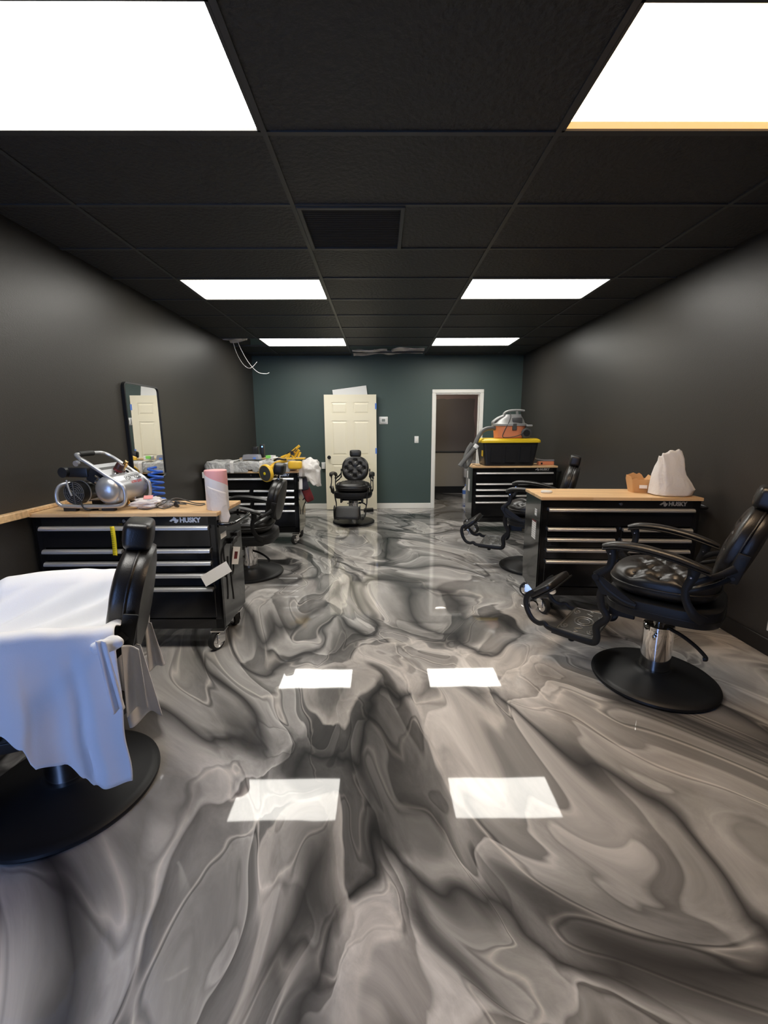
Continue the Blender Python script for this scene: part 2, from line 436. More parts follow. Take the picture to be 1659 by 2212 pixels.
# room beyond
br = MB().box((.3, 9.86, .9), (2.45, 9.95, 2.6)).build('wall_backroom', 'taupe', smooth=False); struct(br, 'taupe wall of the room beyond the doorway')
lo = MB().box((.3, 9.845, .12), (2.45, 9.95, .91)).build('lower_panel', 'taupelow', br, smooth=False)
MB().box((.3, 9.825, .925), (2.45, 9.86, .955), .006, 1).build('chair_rail', 'dgrey', br, smooth=False)
struct(MB().box((.3, 9.83, 0), (2.45, 9.86, .155)).build('baseboard_backroom', 'baseblack', smooth=False), 'black baseboard of the room beyond the doorway')
struct(MB().box((.2, YB+.13, 0), (.3, 9.95, 2.6)).box((2.45, YB+.13, 0), (2.55, 9.95, 2.6)).build('wall_backroom_sides', 'taupelow', smooth=False), 'side walls of the room beyond the doorway')
struct(MB().box((.2, YB+.13, 2.5), (2.55, 9.95, 2.6)).build('ceiling_backroom', 'deck', smooth=False), 'ceiling of the room beyond the doorway')
bl = empty('fill_lamp', (1.3, 8.9, 2.5)); tag(bl, 'unseen added fill lamp in the room beyond the doorway', 'lamp')  # out of view, added to brighten the room beyond the doorway
MB().lathe([(.17, 0), (.17, -.03), (.15, -.035)], 24).build('fill_base', 'white', bl)
MB().lathe([(.15, -.034), (.13, -.07), (.06, -.09), (.001, -.095)], 24).build('fill_shade', 'blight', bl)

# ceiling: deck, tile grid, tiles
ce = MB().box((XL-.15, YF-.15, ZD), (XR+.15, YB+.15, ZD+.06)).build('ceiling', 'deck', smooth=False); struct(ce, 'black suspended ceiling of textured tiles')
GX = [XL, -1.71, -.487, .768, 1.99, XR]
GY0 = 2.132
rows = [GY0+.61*k for k in range(-9, 10)]
rows = [YF]+[r for r in rows if r > YF+.1]+[YB]
for x in GX[1:-1]:
    MB().box((x-.012, YF, ZC-.004), (x+.012, YB-.28, ZC+.02)).build('grid_bar', 'tbar', ce, smooth=False)
for y in rows[1:-1]:
    MB().box((XL, y-.012, ZC-.003), (XR, y+.012, ZC+.02)).build('grid_bar', 'tbar', ce, smooth=False)
LR = [(GY0-.61, GY0), (GY0+3*.61, GY0+4*.61), (GY0+7*.61, GY0+8*.61)]
def is_light(i, y0): return i in (1, 3) and any(abs(y0-a) < .05 for a, b in LR)
tile_cache = {}
for j in range(len(rows)-1):
    y0, y1 = rows[j], rows[j+1]
    for i in range(5):
        x0, x1 = GX[i], GX[i+1]
        if is_light(i, y0): continue
        if abs(y0-(GY0+.61)) < .02 and i == 2:   # vent takes the left half
            x0 = .145
        if j >= len(rows)-3 and y0 > 7.0 and i == 2: continue     # torn out tiles above the back wall
        if i == 0 and y0 > 6.3 and y0 < 7.0: continue              # missing corner tile with loose wires
        key = (round(x1-x0, 2), round(y1-y0, 2))
        if key not in tile_cache:
            w_, d_ = x1-x0-.012, y1-y0-.012
            tile_cache[key] = MB().box((-w_/2, -d_/2, 0), (w_/2, d_/2, .015), .003, 1).mesh('ceiling_tile', MT['ceil'], False)
        o = bpy.data.objects.new('ceiling_tile', tile_cache[key]); COL.objects.link(o); o.parent = ce
        o.location = ((x0+x1)/2, (y0+y1)/2, ZC+.004+random.uniform(-.0015, .0015))
# ragged remains of torn tiles over the back wall
def rag(u, v, x0, x1, y0, y1, seed):
    x = x0+(x1-x0)*u; y = y0+(y1-y0)*v
    return (x, y+.05*nse((x*4, y*4, seed)), ZC+.03+.06*nse((x*3, y*5, seed+3))+(.05 if v > .9 else 0))
for x0, x1, y0, y1, sd in ((-.45, .12, 7.45, 7.92, 1), (.2, .74, 7.52, 7.92, 2.2), (-.1, .35, 7.66, 7.92, 5.1)):
    o = MB().grid(lambda u, v: rag(u, v, x0, x1, y0, y1, sd), 18, 10).build('torn_tile', 'insul', ce, smooth=False); solidify(o, .014)
o = MB().grid(lambda u, v: rag(u, v, -2.2, -1.95, 6.45, 6.8, 8.), 10, 8).build('torn_tile', 'insul', ce, smooth=False); solidify(o, .014)
for o_pts, r in (([(-2.12, 6.62, 2.72), (-2.10, 6.70, 2.56), (-2.05, 6.8, 2.42), (-1.98, 6.85, 2.36), (-1.92, 6.88, 2.39), (-1.86, 6.9, 2.46)], .0035),
                 ([(-2.06, 6.62, 2.74), (-2.02, 6.7, 2.58), (-1.95, 6.8, 2.42), (-1.86, 6.9, 2.31), (-1.75, 6.95, 2.29), (-1.70, 6.97, 2.31)], .004)):
    tag(MB().sweep(o_pts, r, seg=8, side=(1, 0, 0)).build('loose_wire', 'wire'), 'short loop of loose white wire hanging at back left ceiling' if r < .0038 else 'longer loose white wire hanging from back left ceiling corner', 'wire')
# return air vent
vt = empty('ceiling_vent', (-.16, GY0+.915, ZC)); tag(vt, 'black square return air vent set in the ceiling grid', 'vent')
f = MB()
for a, b_ in (((-.312, -.298), (-.285, .298)), ((.285, -.298), (.312, .298))): f.box((a[0], a[1], -.012), (b_[0], b_[1], .012), .003, 1)
for a, b_ in (((-.29, -.298), (.29, -.272)), ((-.29, .272), (.29, .298))): f.box((a[0], a[1], -.012), (b_[0], b_[1], .012), .003, 1)
f.build('vent_frame', 'tbar', vt, smooth=False)
MB().box((-.29, -.28, .03), (.29, .28, .04)).build('vent_backing', 'deck', vt, smooth=False)
for k in range(22):
    y = -.262+k*.025; MB().box((-.287, y-.009, .0), (.287, y+.009, .003), M=None).build('vent_slat', 'deck', vt, smooth=False)
# troffers
lab = {(0, 1): 'large troffer light cut by the top left picture corner', (0, 3): 'warm tinted troffer with orange glow painted on its end at top right', (1, 1): 'left troffer light in the middle row of the ceiling',
       (1, 3): 'right troffer light in the middle row of the ceiling', (2, 1): 'left troffer light by the green back wall', (2, 3): 'right troffer light by the green back wall'}
for r, (y0, y1) in enumerate(LR):
    for i in (1, 3):
        x0, x1 = GX[i], GX[i+1]
        t = empty('ceiling_light', ((x0+x1)/2, (y0+y1)/2, ZC)); tag(t, lab[(r, i)], 'ceiling light', 'fluorescent ceiling troffers')
        hw, hd = (x1-x0)/2-.013, (y1-y0)/2-.013
        f = MB()
        for s in (-1, 1):
            f.box((min(s*hw, s*(hw-.012)), -hd, -.004), (max(s*hw, s*(hw-.012)), hd, .03)); f.box((-hw, min(s*hd, s*(hd-.010)), -.004), (hw, max(s*hd, s*(hd-.010)), .03))
        f.build('light_frame', 'tbar', t, smooth=False)
        warm = (r, i) == (0, 3)
        MB().box((-hw+.011, -hd+.009, .004), (hw-.011, hd-.009-(.045 if warm else 0), .012)).build('diffuser', 'litew' if warm else 'lite', t, smooth=False)
        if warm: MB().box((-hw+.011, hd-.054, .004), (hw-.011, hd-.009, .012)).build('diffuser_end', 'litend', t, smooth=False)  # orange fringe of the glow, put into this strip's emission colour

# ------------------------------------------------------------------ tool benches
BW, BD, BH = 1.155, .455, .945
HZ = [.852, .700, .618, .535, .443]
def caster(swivel, brake):
    plate = MB().box((-.045, -.04, .125), (.045, .04, .135)).cyl((0, 0, .105), (0, 0, .13), .028)
    a = math.cos(swivel), math.sin(swivel)
    R = Matrix.Rotation(swivel, 4, 'Z')
    for s in (-1, 1): plate.box((-.022, s*.027-.002, .045), (.045, s*.027+.002, .115), .001, 1, M=R)
    plate.box((-.02, -.028, .108), (.03, .028, .116), 0, 1, M=R)
    if brake: plate.box((-.075, -.018, .085), (-.02, .018, .092), .002, 1, M=R @ Matrix.Rotation(.35, 4, 'Y'))
    wh = MB(); q = R @ Matrix.Translation((.03, 0, .0625)) @ Matrix.Rotation(PI/2, 4, 'X')
    wh.lathe([(.05, -.02), (.0605, -.017), (.0625, 0), (.0605, .017), (.05, .02)], 28, q)
    hub = MB().lathe([(.012, -.030), (.012, .030)], 14, q).lathe([(.046, -.0212), (.044, -.0225), (.015, -.0225)], 22, q).lathe([(.046, .0212), (.044, .0225), (.015, .0225)], 22, q)
    return plate, wh, hub
def make_bench():
    r = empty('tool_bench')
    # body: side panels with the rear lower corner cut, carcass
    b = MB().box((-BW/2+.004, -BD/2+.02, .16), (BW/2-.004, BD/2, .915))
    side = [(-BD/2, .16), (BD/2-.09, .16), (BD/2, .25), (BD/2, .918), (-BD/2, .918)]
    for s in (-1, 1):
        Mx = Matrix(((0, 0, 1, s*(BW/2-.008)-.008), (1, 0, 0, 0), (0, 1, 0, 0), (0, 0, 0, 1)))
        b.prism(side, 0, .016, M=Mx)
    b.box((-BW/2, -BD/2, .862), (BW/2, -BD/2+.03, .92), .002, 1)
    for s in (-1, 1): b.box((s*(BW/2-.028)-.028, -BD/2, .16), (s*(BW/2-.028)+.028, -BD/2+.03, .92), .002, 1)
    b.box((-.028, -BD/2+.004, .16), (.028, -BD/2+.03, .72))
    b.box((-BW/2, -BD/2, .16), (BW/2, -BD/2+.03, .228), .002, 1)
    b.build('body', 'bench', r, smooth=False)
    t = MB().box((-BW/2-.01, -BD/2-.012, .920), (BW/2+.01, BD/2+.008, BH), .003, 1); t.build('worktop', 'butcher', r, smooth=False)
    def drawer(x0, x1, zt, zb):
        d = MB().box((x0, -BD/2-.004, zb), (x1, -BD/2+.03, zt-.004), .004, 1).build('drawer', 'bench', r, smooth=False)
        h = MB(); w = x1-x0
        prof = [(-.004, .002), (-.016, .002), (-.023, -.001), (-.028, -.006), (-.031, -.012), (-.032, -.020), (-.028, -.024), (-.004, -.014)]
        h.loft([[(x0+.004, -BD/2+p, zt+q-.002) for p, q in prof], [(x1-.004, -BD/2+p, zt+q-.002) for p, q in prof]])
        h.build('handle', 'alu', d)
    X0, X1 = -BW/2+.045, BW/2-.045
    drawer(X0, X1, .862, .722)
    zs = [.712, .630, .547, .455, .232]
    for k in range(4):
        drawer(X0, -.022, zs[k], zs[k+1]+.004); drawer(.022, X1, zs[k], zs[k+1]+.004)
    lk = MB().cyl((0, -BD/2, .894), (0, -BD/2-.008, .894), .011).cyl((0, -BD/2-.008, .894), (0, -BD/2-.011, .894), .006); lk.build('lock', 'chrome', r)
    # side push handle and power strip, right end
    x = BW/2
    h = MB().sweep([(x, -BD/2+.03, .865), (x+.05, -BD/2+.035, .86), (x+.085, -BD/2+.07, .86), (x+.095, 0, .86), (x+.085, BD/2-.07, .86), (x+.05, BD/2-.035, .86), (x, BD/2-.03, .865)], .0125, side=(0, 0, 1), seg=12)
    h.cyl((x, -BD/2+.03, .865), (x+.008, -BD/2+.03, .865), .024).cyl((x, BD/2-.03, .865), (x+.008, BD/2-.03, .865), .024)
    h.build('push_handle', 'bench', r)
    MB().box((x, .06, .70), (x+.025, .14, .745), .003, 1).build('power_strip', 'blackp', r, smooth=False)
    # casters
    for sx in (-1, 1):
        for sy in (-1, 1):
            pl, wh, hb = caster((-2.0 if sy < 0 else 2.35) if sx > 0 else (-1.2 if sy < 0 else 2.8), sy < 0)
            c = pl.build('caster', 'chrome', r); c.location = (sx*(BW/2-.06), sy*(BD/2-.055)-(0.02 if sy > 0 else 0), 0.0)
            c.location.z = 0
            wh.build('wheel', 'rubber', c); hb.build('wheel_hub', 'chrome', c)
    # lettering and dog head mark on the top rail
    Mx = Matrix(((1, 0, 0, .346), (0, 0, -1, -BD/2-.0005), (0, 1, 0, .883), (0, 0, 0, 1)))
    tm, wd = text_mb('HUSKY', .029, Mx, .0008, .075)
    dog = [(-.062, .008), (-.050, .004), (-.040, .012), (-.028, .008), (-.034, .0), (-.020, -.006), (-.006, .006), (-.004, .020), (-.014, .018), (-.022, .030), (-.034, .035), (-.040, .024), (-.052, .018)]
    tm.prism([(.343+a, .882+c) for a, c in dog], -BD/2-.0014, -BD/2+.0002, M=Matrix(((1, 0, 0, 0), (0, 0, 1, 0), (0, 1, 0, 0), (0, 0, 0, 1))))
    tm.build('logo_lettering', 'alu', r, smooth=False)
    return r
bench0 = make_bench()
BG = 'rolling tool benches'
benchA = bench0; benchA.location = (-1.615, 2.69+BD/2, 0); tag(benchA, 'black tool bench with the air compressor on its butcher block top', 'tool bench', BG)
benchB = dup(bench0, (-1.61, 5.40+BD/2, 0), 0); tag(benchB, 'black tool bench under the plastic wrapped bundle, far left', 'tool bench', BG)
benchC = dup(bench0, (1.845, 5.95+BD/2, 0), 0); tag(benchC, 'black tool bench carrying the yellow lidded tote, far right', 'tool bench', BG)
RD = math.radians(-4.)
_c, _s = math.cos(RD), math.sin(RD)
fl0 = Vector((1.225, 3.235, 0)); ctr = fl0+Vector((_c*BW/2-_s*BD/2, _s*BW/2+_c*BD/2, 0))
benchD = dup(bench0, ctr, RD); tag(benchD, 'black tool bench with takeout box and white bag on top, near right', 'tool bench', BG)
# cards, cords and stickers that belong to a bench
def card(name, m, parent, c, w, h, rot, th=.0012, label=None):
    o = MB().box((-w/2, -th/2, -h/2), (w/2, th/2, h/2)).build(name, m, parent, smooth=False)
    o.location = c; o.rotation_euler = rot
    if label: o['label'] = label
    return o
R90 = PI/2
x = BW/2
card('sticker', 'paper', benchA, (x+.001, -.13, .775), .10, .035, (0, 0, R90))
card('hang_tag', 'paper', benchA, (x-.012, -BD/2-.045, .555), .19, .075, (-.3, -.52, .12), label='blank white card tag')
card('hang_tag', 'paper', benchA, (x+.042, -.05, .61), .075, .12, (0, .28, R90-.4), label='white card tag with red print')
card('tag_print', 'red', benchA, (x+.0445, -.048, .612), .03, .05, (0, .28, R90-.4))
MB().sweep([(x+.012, .05, .70), (x+.03, -.02, .72), (x+.03, -.07, .66), (x+.02, -.09, .55), (x+.015, -.085, .45), (x+.018, -.08, .35), (x+.02, -.085, .31)], .006, side=(1, 0, 0)).sweep([(x+.02, -.03, .70), (x+.03, -.10, .66), (x+.03, -.12, .56), (x+.02, -.10, .48), (x+.02, -.05, .5), (x+.02, -.03, .6)], .006, side=(1, 0, 0)).build('power_cord', 'rubber', benchA)
MB().box((x, -.02, .685), (x+.03, .05, .725), .003, 1).build('outlet_box', 'blackp', benchA, smooth=False)
card('hang_tag', 'label', benchB, (x+.012, -.16, .755), .06, .10, (0, 0, .2), label='printed white tag')
card('hang_tag', 'paper', benchB, (x+.03, -.19, .85), .04, .27, (0, .02, .1), label='long white paper strip')
card('hang_tag', 'paper', benchB, (x+.06, -.05, .61), .09, .19, (.1, -.5, .3), label='white card tag')
card('manual_sheet', 'paper', benchB, (-x+.04, -BD/2-.02, .90), .12, .075, (0, .03, 0), label='white paper sheet')
MB().sweep([(x+.02, -.05, .55), (x+.05, -.07, .58), (x+.06, -.06, .54), (x+.04, -.04, .50), (x+.02, -.05, .44), (x+.015, -.05, .36)], .006, side=(1, 0, 0)).build('power_cord', 'rubber', benchB)
card('sticker', 'paper', benchC, (-x-.001, .0, .66), .10, .17, (0, 0, R90)); card('sticker', 'paper', benchC, (-x-.001, .12, .80), .06, .1, (0, 0, R90))
card('sticker', 'label', benchD, (-x-.001, -.08, .80), .055, .055, (0, 0, R90)); card('sticker', 'label', benchD, (-x-.001, -.05, .655), .11, .15, (0, 0, R90), label='large white instruction sticker')
card('sticker_header', 'red', benchD, (-x-.0018, -.05, .725), .11, .012, (0, 0, R90))
# wall ledge of butcher block, left of bench A
tag(MB().box((XL, -.6, .928), (XL+.05, 2.665, .972), .003, 1).box((XL, 2.67, .945), (XL+.028, 3.12, .970), .003, 1).build('wood_ledge', 'butcher', smooth=False), 'narrow butcher block ledge along the left wall', 'ledge')

# ------------------------------------------------------------------ barber chairs (faces local +x)
def tuft(pts, depth, rad, conn):
    segs = [(Vector(a), Vector(b)) for i, a in enumerate(pts) for b in pts[i+1:] if (Vector(a)-Vector(b)).length < conn]
    def fn(u, v):
        p = Vector((u, v)); d = 0
        for q in pts: d = max(d, math.exp(-((p-Vector(q)).length/rad)**2))
        e = 0
        for a, b in segs:
            ab = b-a; t = max(0, min(1, (p-a).dot(ab)/ab.length_squared)); e = max(e, math.exp(-((p-a-ab*t).length/(rad*.42))**2))
        return depth*max(d, .42*e)
    return fn
def make_chair():
    r = empty('barber_chair')
    MB().lathe([(.30, 0), (.325, .003), (.33, .012), (.328, .022), (.315, .032), (.295, .034), (.27, .038), (.2, .05), (.12, .066), (.095, .075), (.09, .08)], 64).build('base', 'iron', r)
    cyl = MB().lathe([(.078, .07), (.078, .345), (.074, .35), (.03, .35)], 40).build('pump_cylinder', 'chrome', r)
    MB().lathe([(.079, .30), (.0795, .318), (.079, .335)], 40).sweep([(0, .077, .30), (.01, .095, .30), (.0, .12, .30)], .008, side=(0, 0, 1)).sweep([(0, -.077, .30), (.01, -.10, .30)], .008, side=(0, 0, 1)).build('pump_collar', 'chrome', cyl)
    MB().cyl((0, 0, .25), (0, 0, .47), .03).build('piston', 'chrome', r)
    MB().sweep([(-.05, .05, .355), (-.12, .10, .35), (-.19, .14, .325), (-.24, .17, .29), (-.225, .175, .282)], .011, .007, side=(0, 0, 1)).build('pump_lever', 'iron', r)
    # under-seat plate, frame
    fr = MB().prism(rr(.36, .30, .03), .425, .475, .004)
    ol = [(x_-.015, y_) for x_, y_ in superell(.272, .288, .55, 56)]
    fr.prism(ol, .465, .555, .010)
    fr.prism([(a*1.012-.0, b*1.012) for a, b in ol], .50, .51, .003)
    for s in (-1, 1): fr.box((.1, s*.16-.012, .40), (.235, s*.16+.012, .47), .004, 1)
    fr.build('seat_frame', 'iron', r)
    pts = [(x_, y_) for x_, y_ in ((.12, 0), (.0, .0), (-.12, 0), (.06, .10), (.06, -.10), (-.06, .1), (-.06, -.1), (.12, .2), (.12, -.2), (0, .2), (0, -.2), (-.12, .2), (-.12, -.2))]
    tf = tuft(pts, .034, .034, .135)
    def sfn(p):
        if p.z > 0: p = Vector((p.x, p.y, p.z*(1+.15*(1-(p.x/.26)**2))-tf(p.x, p.y)))
        return p
    seat = MB().squad(.255, .262, .078, .62, .72, 88, 44, sfn).build('seat', 'leather', r); seat.location = (0, 0, .625)
    for q in pts: b = MB().squad(.009, .009, .005, 1, 1, 10, 6).build('button', 'leather', seat); b.location = (q[0], q[1], .0865*(.93)-.034+.012)
    # welt around the cushion
    MB().sweep([(a, b, 0) for a, b in superell(.258, .265, .72, 48)], .006, side=(0, 0, 1), closed=True, per=1).build('piping', 'leather', seat)
    # backrest: oval tufted pad and shell, tilted back
    back = empty('x'); bpy.data.objects.remove(back)
    bp = [(y_, z_) for y_, z_ in ((0, .13), (-.075, .07), (.075, .07), (-.145, .0), (0, .0), (.145, .0), (-.075, -.07), (.075, -.07), (0, -.13))]
    tb = tuft(bp, .028, .026, .12)
    def bfn(p):
        # squad axes: x=lateral(y), y=vertical(z), z=forward(x)
        if p.z > 0: p = Vector((p.x, p.y, p.z-tb(p.x, p.y)))
        p.z += .35*p.x*p.x
        return p
    Mb = Matrix(((0, 0, 1, 0), (1, 0, 0, 0), (0, 1, 0, 0), (0, 0, 0, 1)))
    pad = MB().squad(.215, .205, .052, .55, .86, 72, 36, bfn, M=Mb).build('backrest', 'leather', r)
    pad.location = (-.297, 0, .875); pad.rotation_euler = (0, math.radians(-12), 0)
    sh = MB(); ol = superell(.212, .202, .86, 48)
    def sx(k, z): return [(a*k, b*k, z+.35*(a*k)**2) for a, b in ol]
    sh.loft([sx(.98, -.015), sx(1.005, -.03), sx(1.0, -.055), sx(.97, -.066), sx(.7, -.074), sx(.3, -.078)], M=Mb); sh.build('back_shell', 'leather', pad)
    MB().sweep([Mb @ Vector((a*1.01, b*1.01, -.018+.35*a*a)) for a, b in ol], .005, side=(1, 0, 0), closed=True, per=1).build('piping', 'leather', pad)
    for q in bp: b = MB().squad(.005, .009, .009, 1, 1, 10, 6).build('button', 'leather', pad); b.location = (.036+.35*q[0]**2, q[0], q[1])
    # headrest on its post
    hd = MB().squad(.052, .092, .056, .42, .42, 40, 24).build('headrest', 'leather', r); hd.location = (-.350, 0, 1.118); hd.rotation_euler = (0, math.radians(-9), 0)
    MB().box((-.008, -.02, -.16), (.008, .02, -.03)).build('headrest_post', 'chrome', hd, smooth=False)
    MB().box((.02, -.07, -.035), (.0525, .07, .035), .015, 3).build('headrest_pad', 'leather', hd)
    for s in (-1, 1):
        y = s*.30
        # arm: metal rail with padded top
        a = MB().sweep([(.262, y, .815), (.2, y, .832), (.08, y, .833), (-.06, y, .812), (-.16, y, .785), (-.215, y, .765)], .030, .011, scale=[.75, 1, 1, 1, .9, .7], seg=14).build('armrest', 'iron', r)
        MB().sweep([(.262, y, .83), (.2, y, .848), (.08, y, .85), (-.06, y, .829), (-.16, y, .801), (-.21, y, .783)], .034, .017, scale=[.7, 1, 1, .98, .85, .55], seg=16).build('arm_pad', 'leather', a)
        f = MB().sweep([(.225, y, .815), (.215, y, .77), (.225, y, .715), (.262, y, .68), (.285, y, .655)], .009, .024, scale=[1.1, .8, .8, .9, 1])
        f.sweep([(.285, y, .66), (.24, y, .60), (.15, y, .545), (.08, y, .53)], .008, .016)
        f.prism([(.275, .668), (.30, .64), (.25, .56), (.08, .545)], y-.006, y+.006, M=Matrix(((1, 0, 0, 0), (0, 0, 1, 0), (0, 1, 0, 0), (0, 0, 0, 1))))
        f.cyl((.285, y-.016, .65), (.285, y+.016, .65), .018).cyl((.222, y-.012, .795), (.222, y+.012, .795), .007)
        f.build('arm_post', 'iron', r)
        g = MB().sweep([(-.15, y, .80), (-.145, y, .74), (-.125, y, .67), (-.135, y, .61), (-.17, y*.98, .55), (-.21, y*.9, .52)], .009, .024, scale=[1.3, 1, .8, .8, 1, 1.2])
        g.cyl((-.14, y-.014, .74), (-.14, y+.014, .74), .010)
        g.build('arm_post', 'iron', r)
        h = MB().sweep([(-.13, y, .70), (-.19, y*.97, .735), (-.25, y*.86, .765), (-.300, y*.78, .80)], .007, .017, scale=[1, .9, .9, 1.2])
        h.sweep([(-.12, y, .66), (-.18, y*.97, .685), (-.235, y*.86, .71), (-.285, y*.78, .745)], .007, .012)
        Mp = Matrix.Translation((-.308, s*.232, .80)) @ Matrix.Rotation(math.radians(-14), 4, 'Y')
        h.box((-.026, -.006, -.075), (.026, .006, .075), .006, 2, M=Mp)
        for z in (-.05, .05): h.cyl(Mp @ Vector((0, -.012, z)), Mp @ Vector((0, .012, z)), .009)
        h.build('back_bracket', 'iron', r)
        MB().cyl((-.14, y-.017, .74), (-.14, y+.017, .74), .004).cyl((.222, y-.015, .795), (.222, y+.015, .795), .004).build('bolt', 'chrome', r)
        # footrest side arms
        k = MB().sweep([(.285, s*.27, .655), (.245, s*.265, .60), (.265, s*.25, .54), (.255, s*.24, .46), (.225, s*.235, .40), (.275, s*.225, .33), (.27, s*.22, .26), (.285, s*.215, .222), (.34, s*.212, .215), (.45, s*.21, .218), (.53, s*.21, .222)], .009, .021)
        k.build('footrest_arm', 'iron', r)
        k = MB().sweep([(.51, s*.205, .222), (.56, s*.20, .228), (.585, s*.198, .245), (.62, s*.195, .235), (.665, s*.19, .25), (.70, s*.188, .30), (.715, s*.186, .355), (.705, s*.185, .40), (.67, s*.182, .43)], .009, .017)
        k.build('calf_frame', 'iron', r)
    # footplate with cast ornament
    worn = mat('worn_iron', (.085, .085, .082), .4, .55, bump=.3, bscale=90)
    fp = MB().box((.285, -.205, .222), (.52, .205, .238), .004, 1).build('footplate', worn, r, smooth=False)
    orn = MB()
    T = lambda q: [(x_, y_, .239) for x_, y_ in q]
    orn.sweep(T([(.4025+.055*math.cos(t*PI/8), .07*math.sin(t*PI/8)) for t in range(16)]), .005, side=(0, 0, 1), closed=True, per=1, seg=6)
    orn.sweep(T([(.4025+.035*math.cos(t*PI/8), .045*math.sin(t*PI/8)) for t in range(16)]), .004, side=(0, 0, 1), closed=True, per=1, seg=6)
    for s in (-1, 1):
        for x_ in (.325, .48):
            orn.sweep(T([(x_+.02*math.cos(t*.9)*(1-t/12), s*.13+.04*math.sin(t*.9)*(1-t/12)) for t in range(11)]), .004, side=(0, 0, 1), per=3, seg=6)
        orn.sweep(T([(.40, s*.085), (.38, s*.11), (.42, s*.14), (.39, s*.17), (.41, s*.185)]), .004, side=(0, 0, 1), per=4, seg=6)
        orn.sweep(T([(.30, s*.195), (.40, s*.198), (.505, s*.195)]), .003, side=(0, 0, 1), per=3, seg=6)
    orn.sweep(T([(.30, -.195), (.30, 0), (.30, .195)]), .003, side=(0, 0, 1), per=3, seg=6).sweep(T([(.505, -.195), (.505, 0), (.505, .195)]), .003, side=(0, 0, 1), per=3, seg=6)
    orn.build('ornament', mat('worn_iron_relief', (.28, .28, .27), .35, .6), fp)
    for s in (-1, 1): MB().cyl((.42, s*.18, .19), (.42, s*.18, .225), .006).lathe([(.012, 0), (.018, .004), (.018, .012), (.01, .016)], 14, Matrix.Translation((.42, s*.18, .174))).build('levelling_foot', 'iron', fp)
    cp = MB().squad(.095, .18, .026, .4, .35, 40, 20).build('calf_pad', 'leather', r); cp.location = (.635, 0, .435); cp.rotation_euler = (0, math.radians(38), 0)
    MB().prism(rr(.19, .36, .02), -.03, -.02, .002).build('calf_pad_board', 'iron', cp)
    for s in (-1, 1): MB().cyl((.67, s*.160, .335), (.67, s*.178, .335), .028, seg=20).build('calf_roller', 'chrome', r)
    return r
CH = [((1.600, 2.320), 139.1, 0, 'black barber chair with chrome column beside the takeout bag bench'),
      ((-1.288, 1.562), -158., -.065, 'black barber chair draped with a white cape'),
      ((-1.341, 4.281), -178.3, -.10, 'black barber chair with raised headrest before the wrapped bundle bench'),
      ((1.597, 4.422), 157.6, .02, 'black barber chair half hidden behind the near right bench'),
      ((-.430, 6.760), -94.0, -.055, 'black barber chair facing the viewer in front of the cream door')]
chair0 = make_chair(); chairs = []
for k, (xy, a, dz, lb) in enumerate(CH):
    c = chair0 if k == 0 else dup(chair0, (0, 0, 0), 0)
    c.location = (*xy, 0); c.rotation_euler = (0, 0, math.radians(a)); tag(c, lb, 'barber chair', 'barber chairs')
    if k:
        for ch in c.children:
            if ch.name.split('.')[0] not in ('base', 'pump_cylinder'): ch.location.z += dz
            if k == 2 and ch.name.startswith('headrest'): ch.location.z += .055
    chairs.append(c)
for ch in chairs[4].children:      # the chair by the door has its calf pad swung down
    if ch.name.split('.')[0] == 'calf_pad': ch.location = (.70, 0, .285); ch.rotation_euler = (0, math.radians(68), 0)
for ch in chairs[0].children:      # the near right chair is reclined a little further
    if ch.name.startswith('backrest'): ch.location = (-.302, 0, .875); ch.rotation_euler = (0, math.radians(-18), 0)
    if ch.name.startswith('headrest'): ch.location = (-.380, 0, 1.118); ch.rotation_euler = (0, math.radians(-15), 0)

# ------------------------------------------------------------------ cape over chair L
CL = chairs[1]
def lerp(tab, x):
    if x <= tab[0][0]: return tab[0][1]
    for (a, p), (b, q) in zip(tab, tab[1:]):
        if x <= b: t = (x-a)/(b-a); t = t*t*(3-2*t); return p+(q-p)*t
    return tab[-1][1]
RIM = [(-.32, .782), (-.25, .787), (-.16, .797), (-.06, .812), (.08, .818), (.2, .812), (.28, .780), (.45, .64), (.75, .40)]
HEM = [(-.34, .30), (-.295, .28), (-.24, .272), (-.18, .268), (-.155, .315), (-.11, .382), (-.05, .41), (-.03, .49), (.035, .55), (.15, .5), (.3, .42), (.5, .40), (.75, .26)]
HEMF = [(-.40, .55), (-.2, .45), (0, .5), (.2, .42), (.5, .4), (.75, .26)]
CAPE_A = math.radians(CH[1][1]); CAPE_B = Vector((*CH[1][0], 0))
def cape_plane(x, y, off):
    """pixel to chair-local point on the vertical plane at a lateral offset"""
    d = FW+RT*((x-829.5)/FPX)-UP*((y-1106)/FPX); L_ = Vector((-math.sin(CAPE_A), math.cos(CAPE_A), 0)); F_ = Vector((math.cos(CAPE_A), math.sin(CAPE_A), 0))
    P0 = CAPE_B+L_*off; P = CAM+d*((P0-CAM).dot(L_)/d.dot(L_)); q = P-CAPE_B
    return Vector((q.dot(F_), q.dot(L_), P.z))
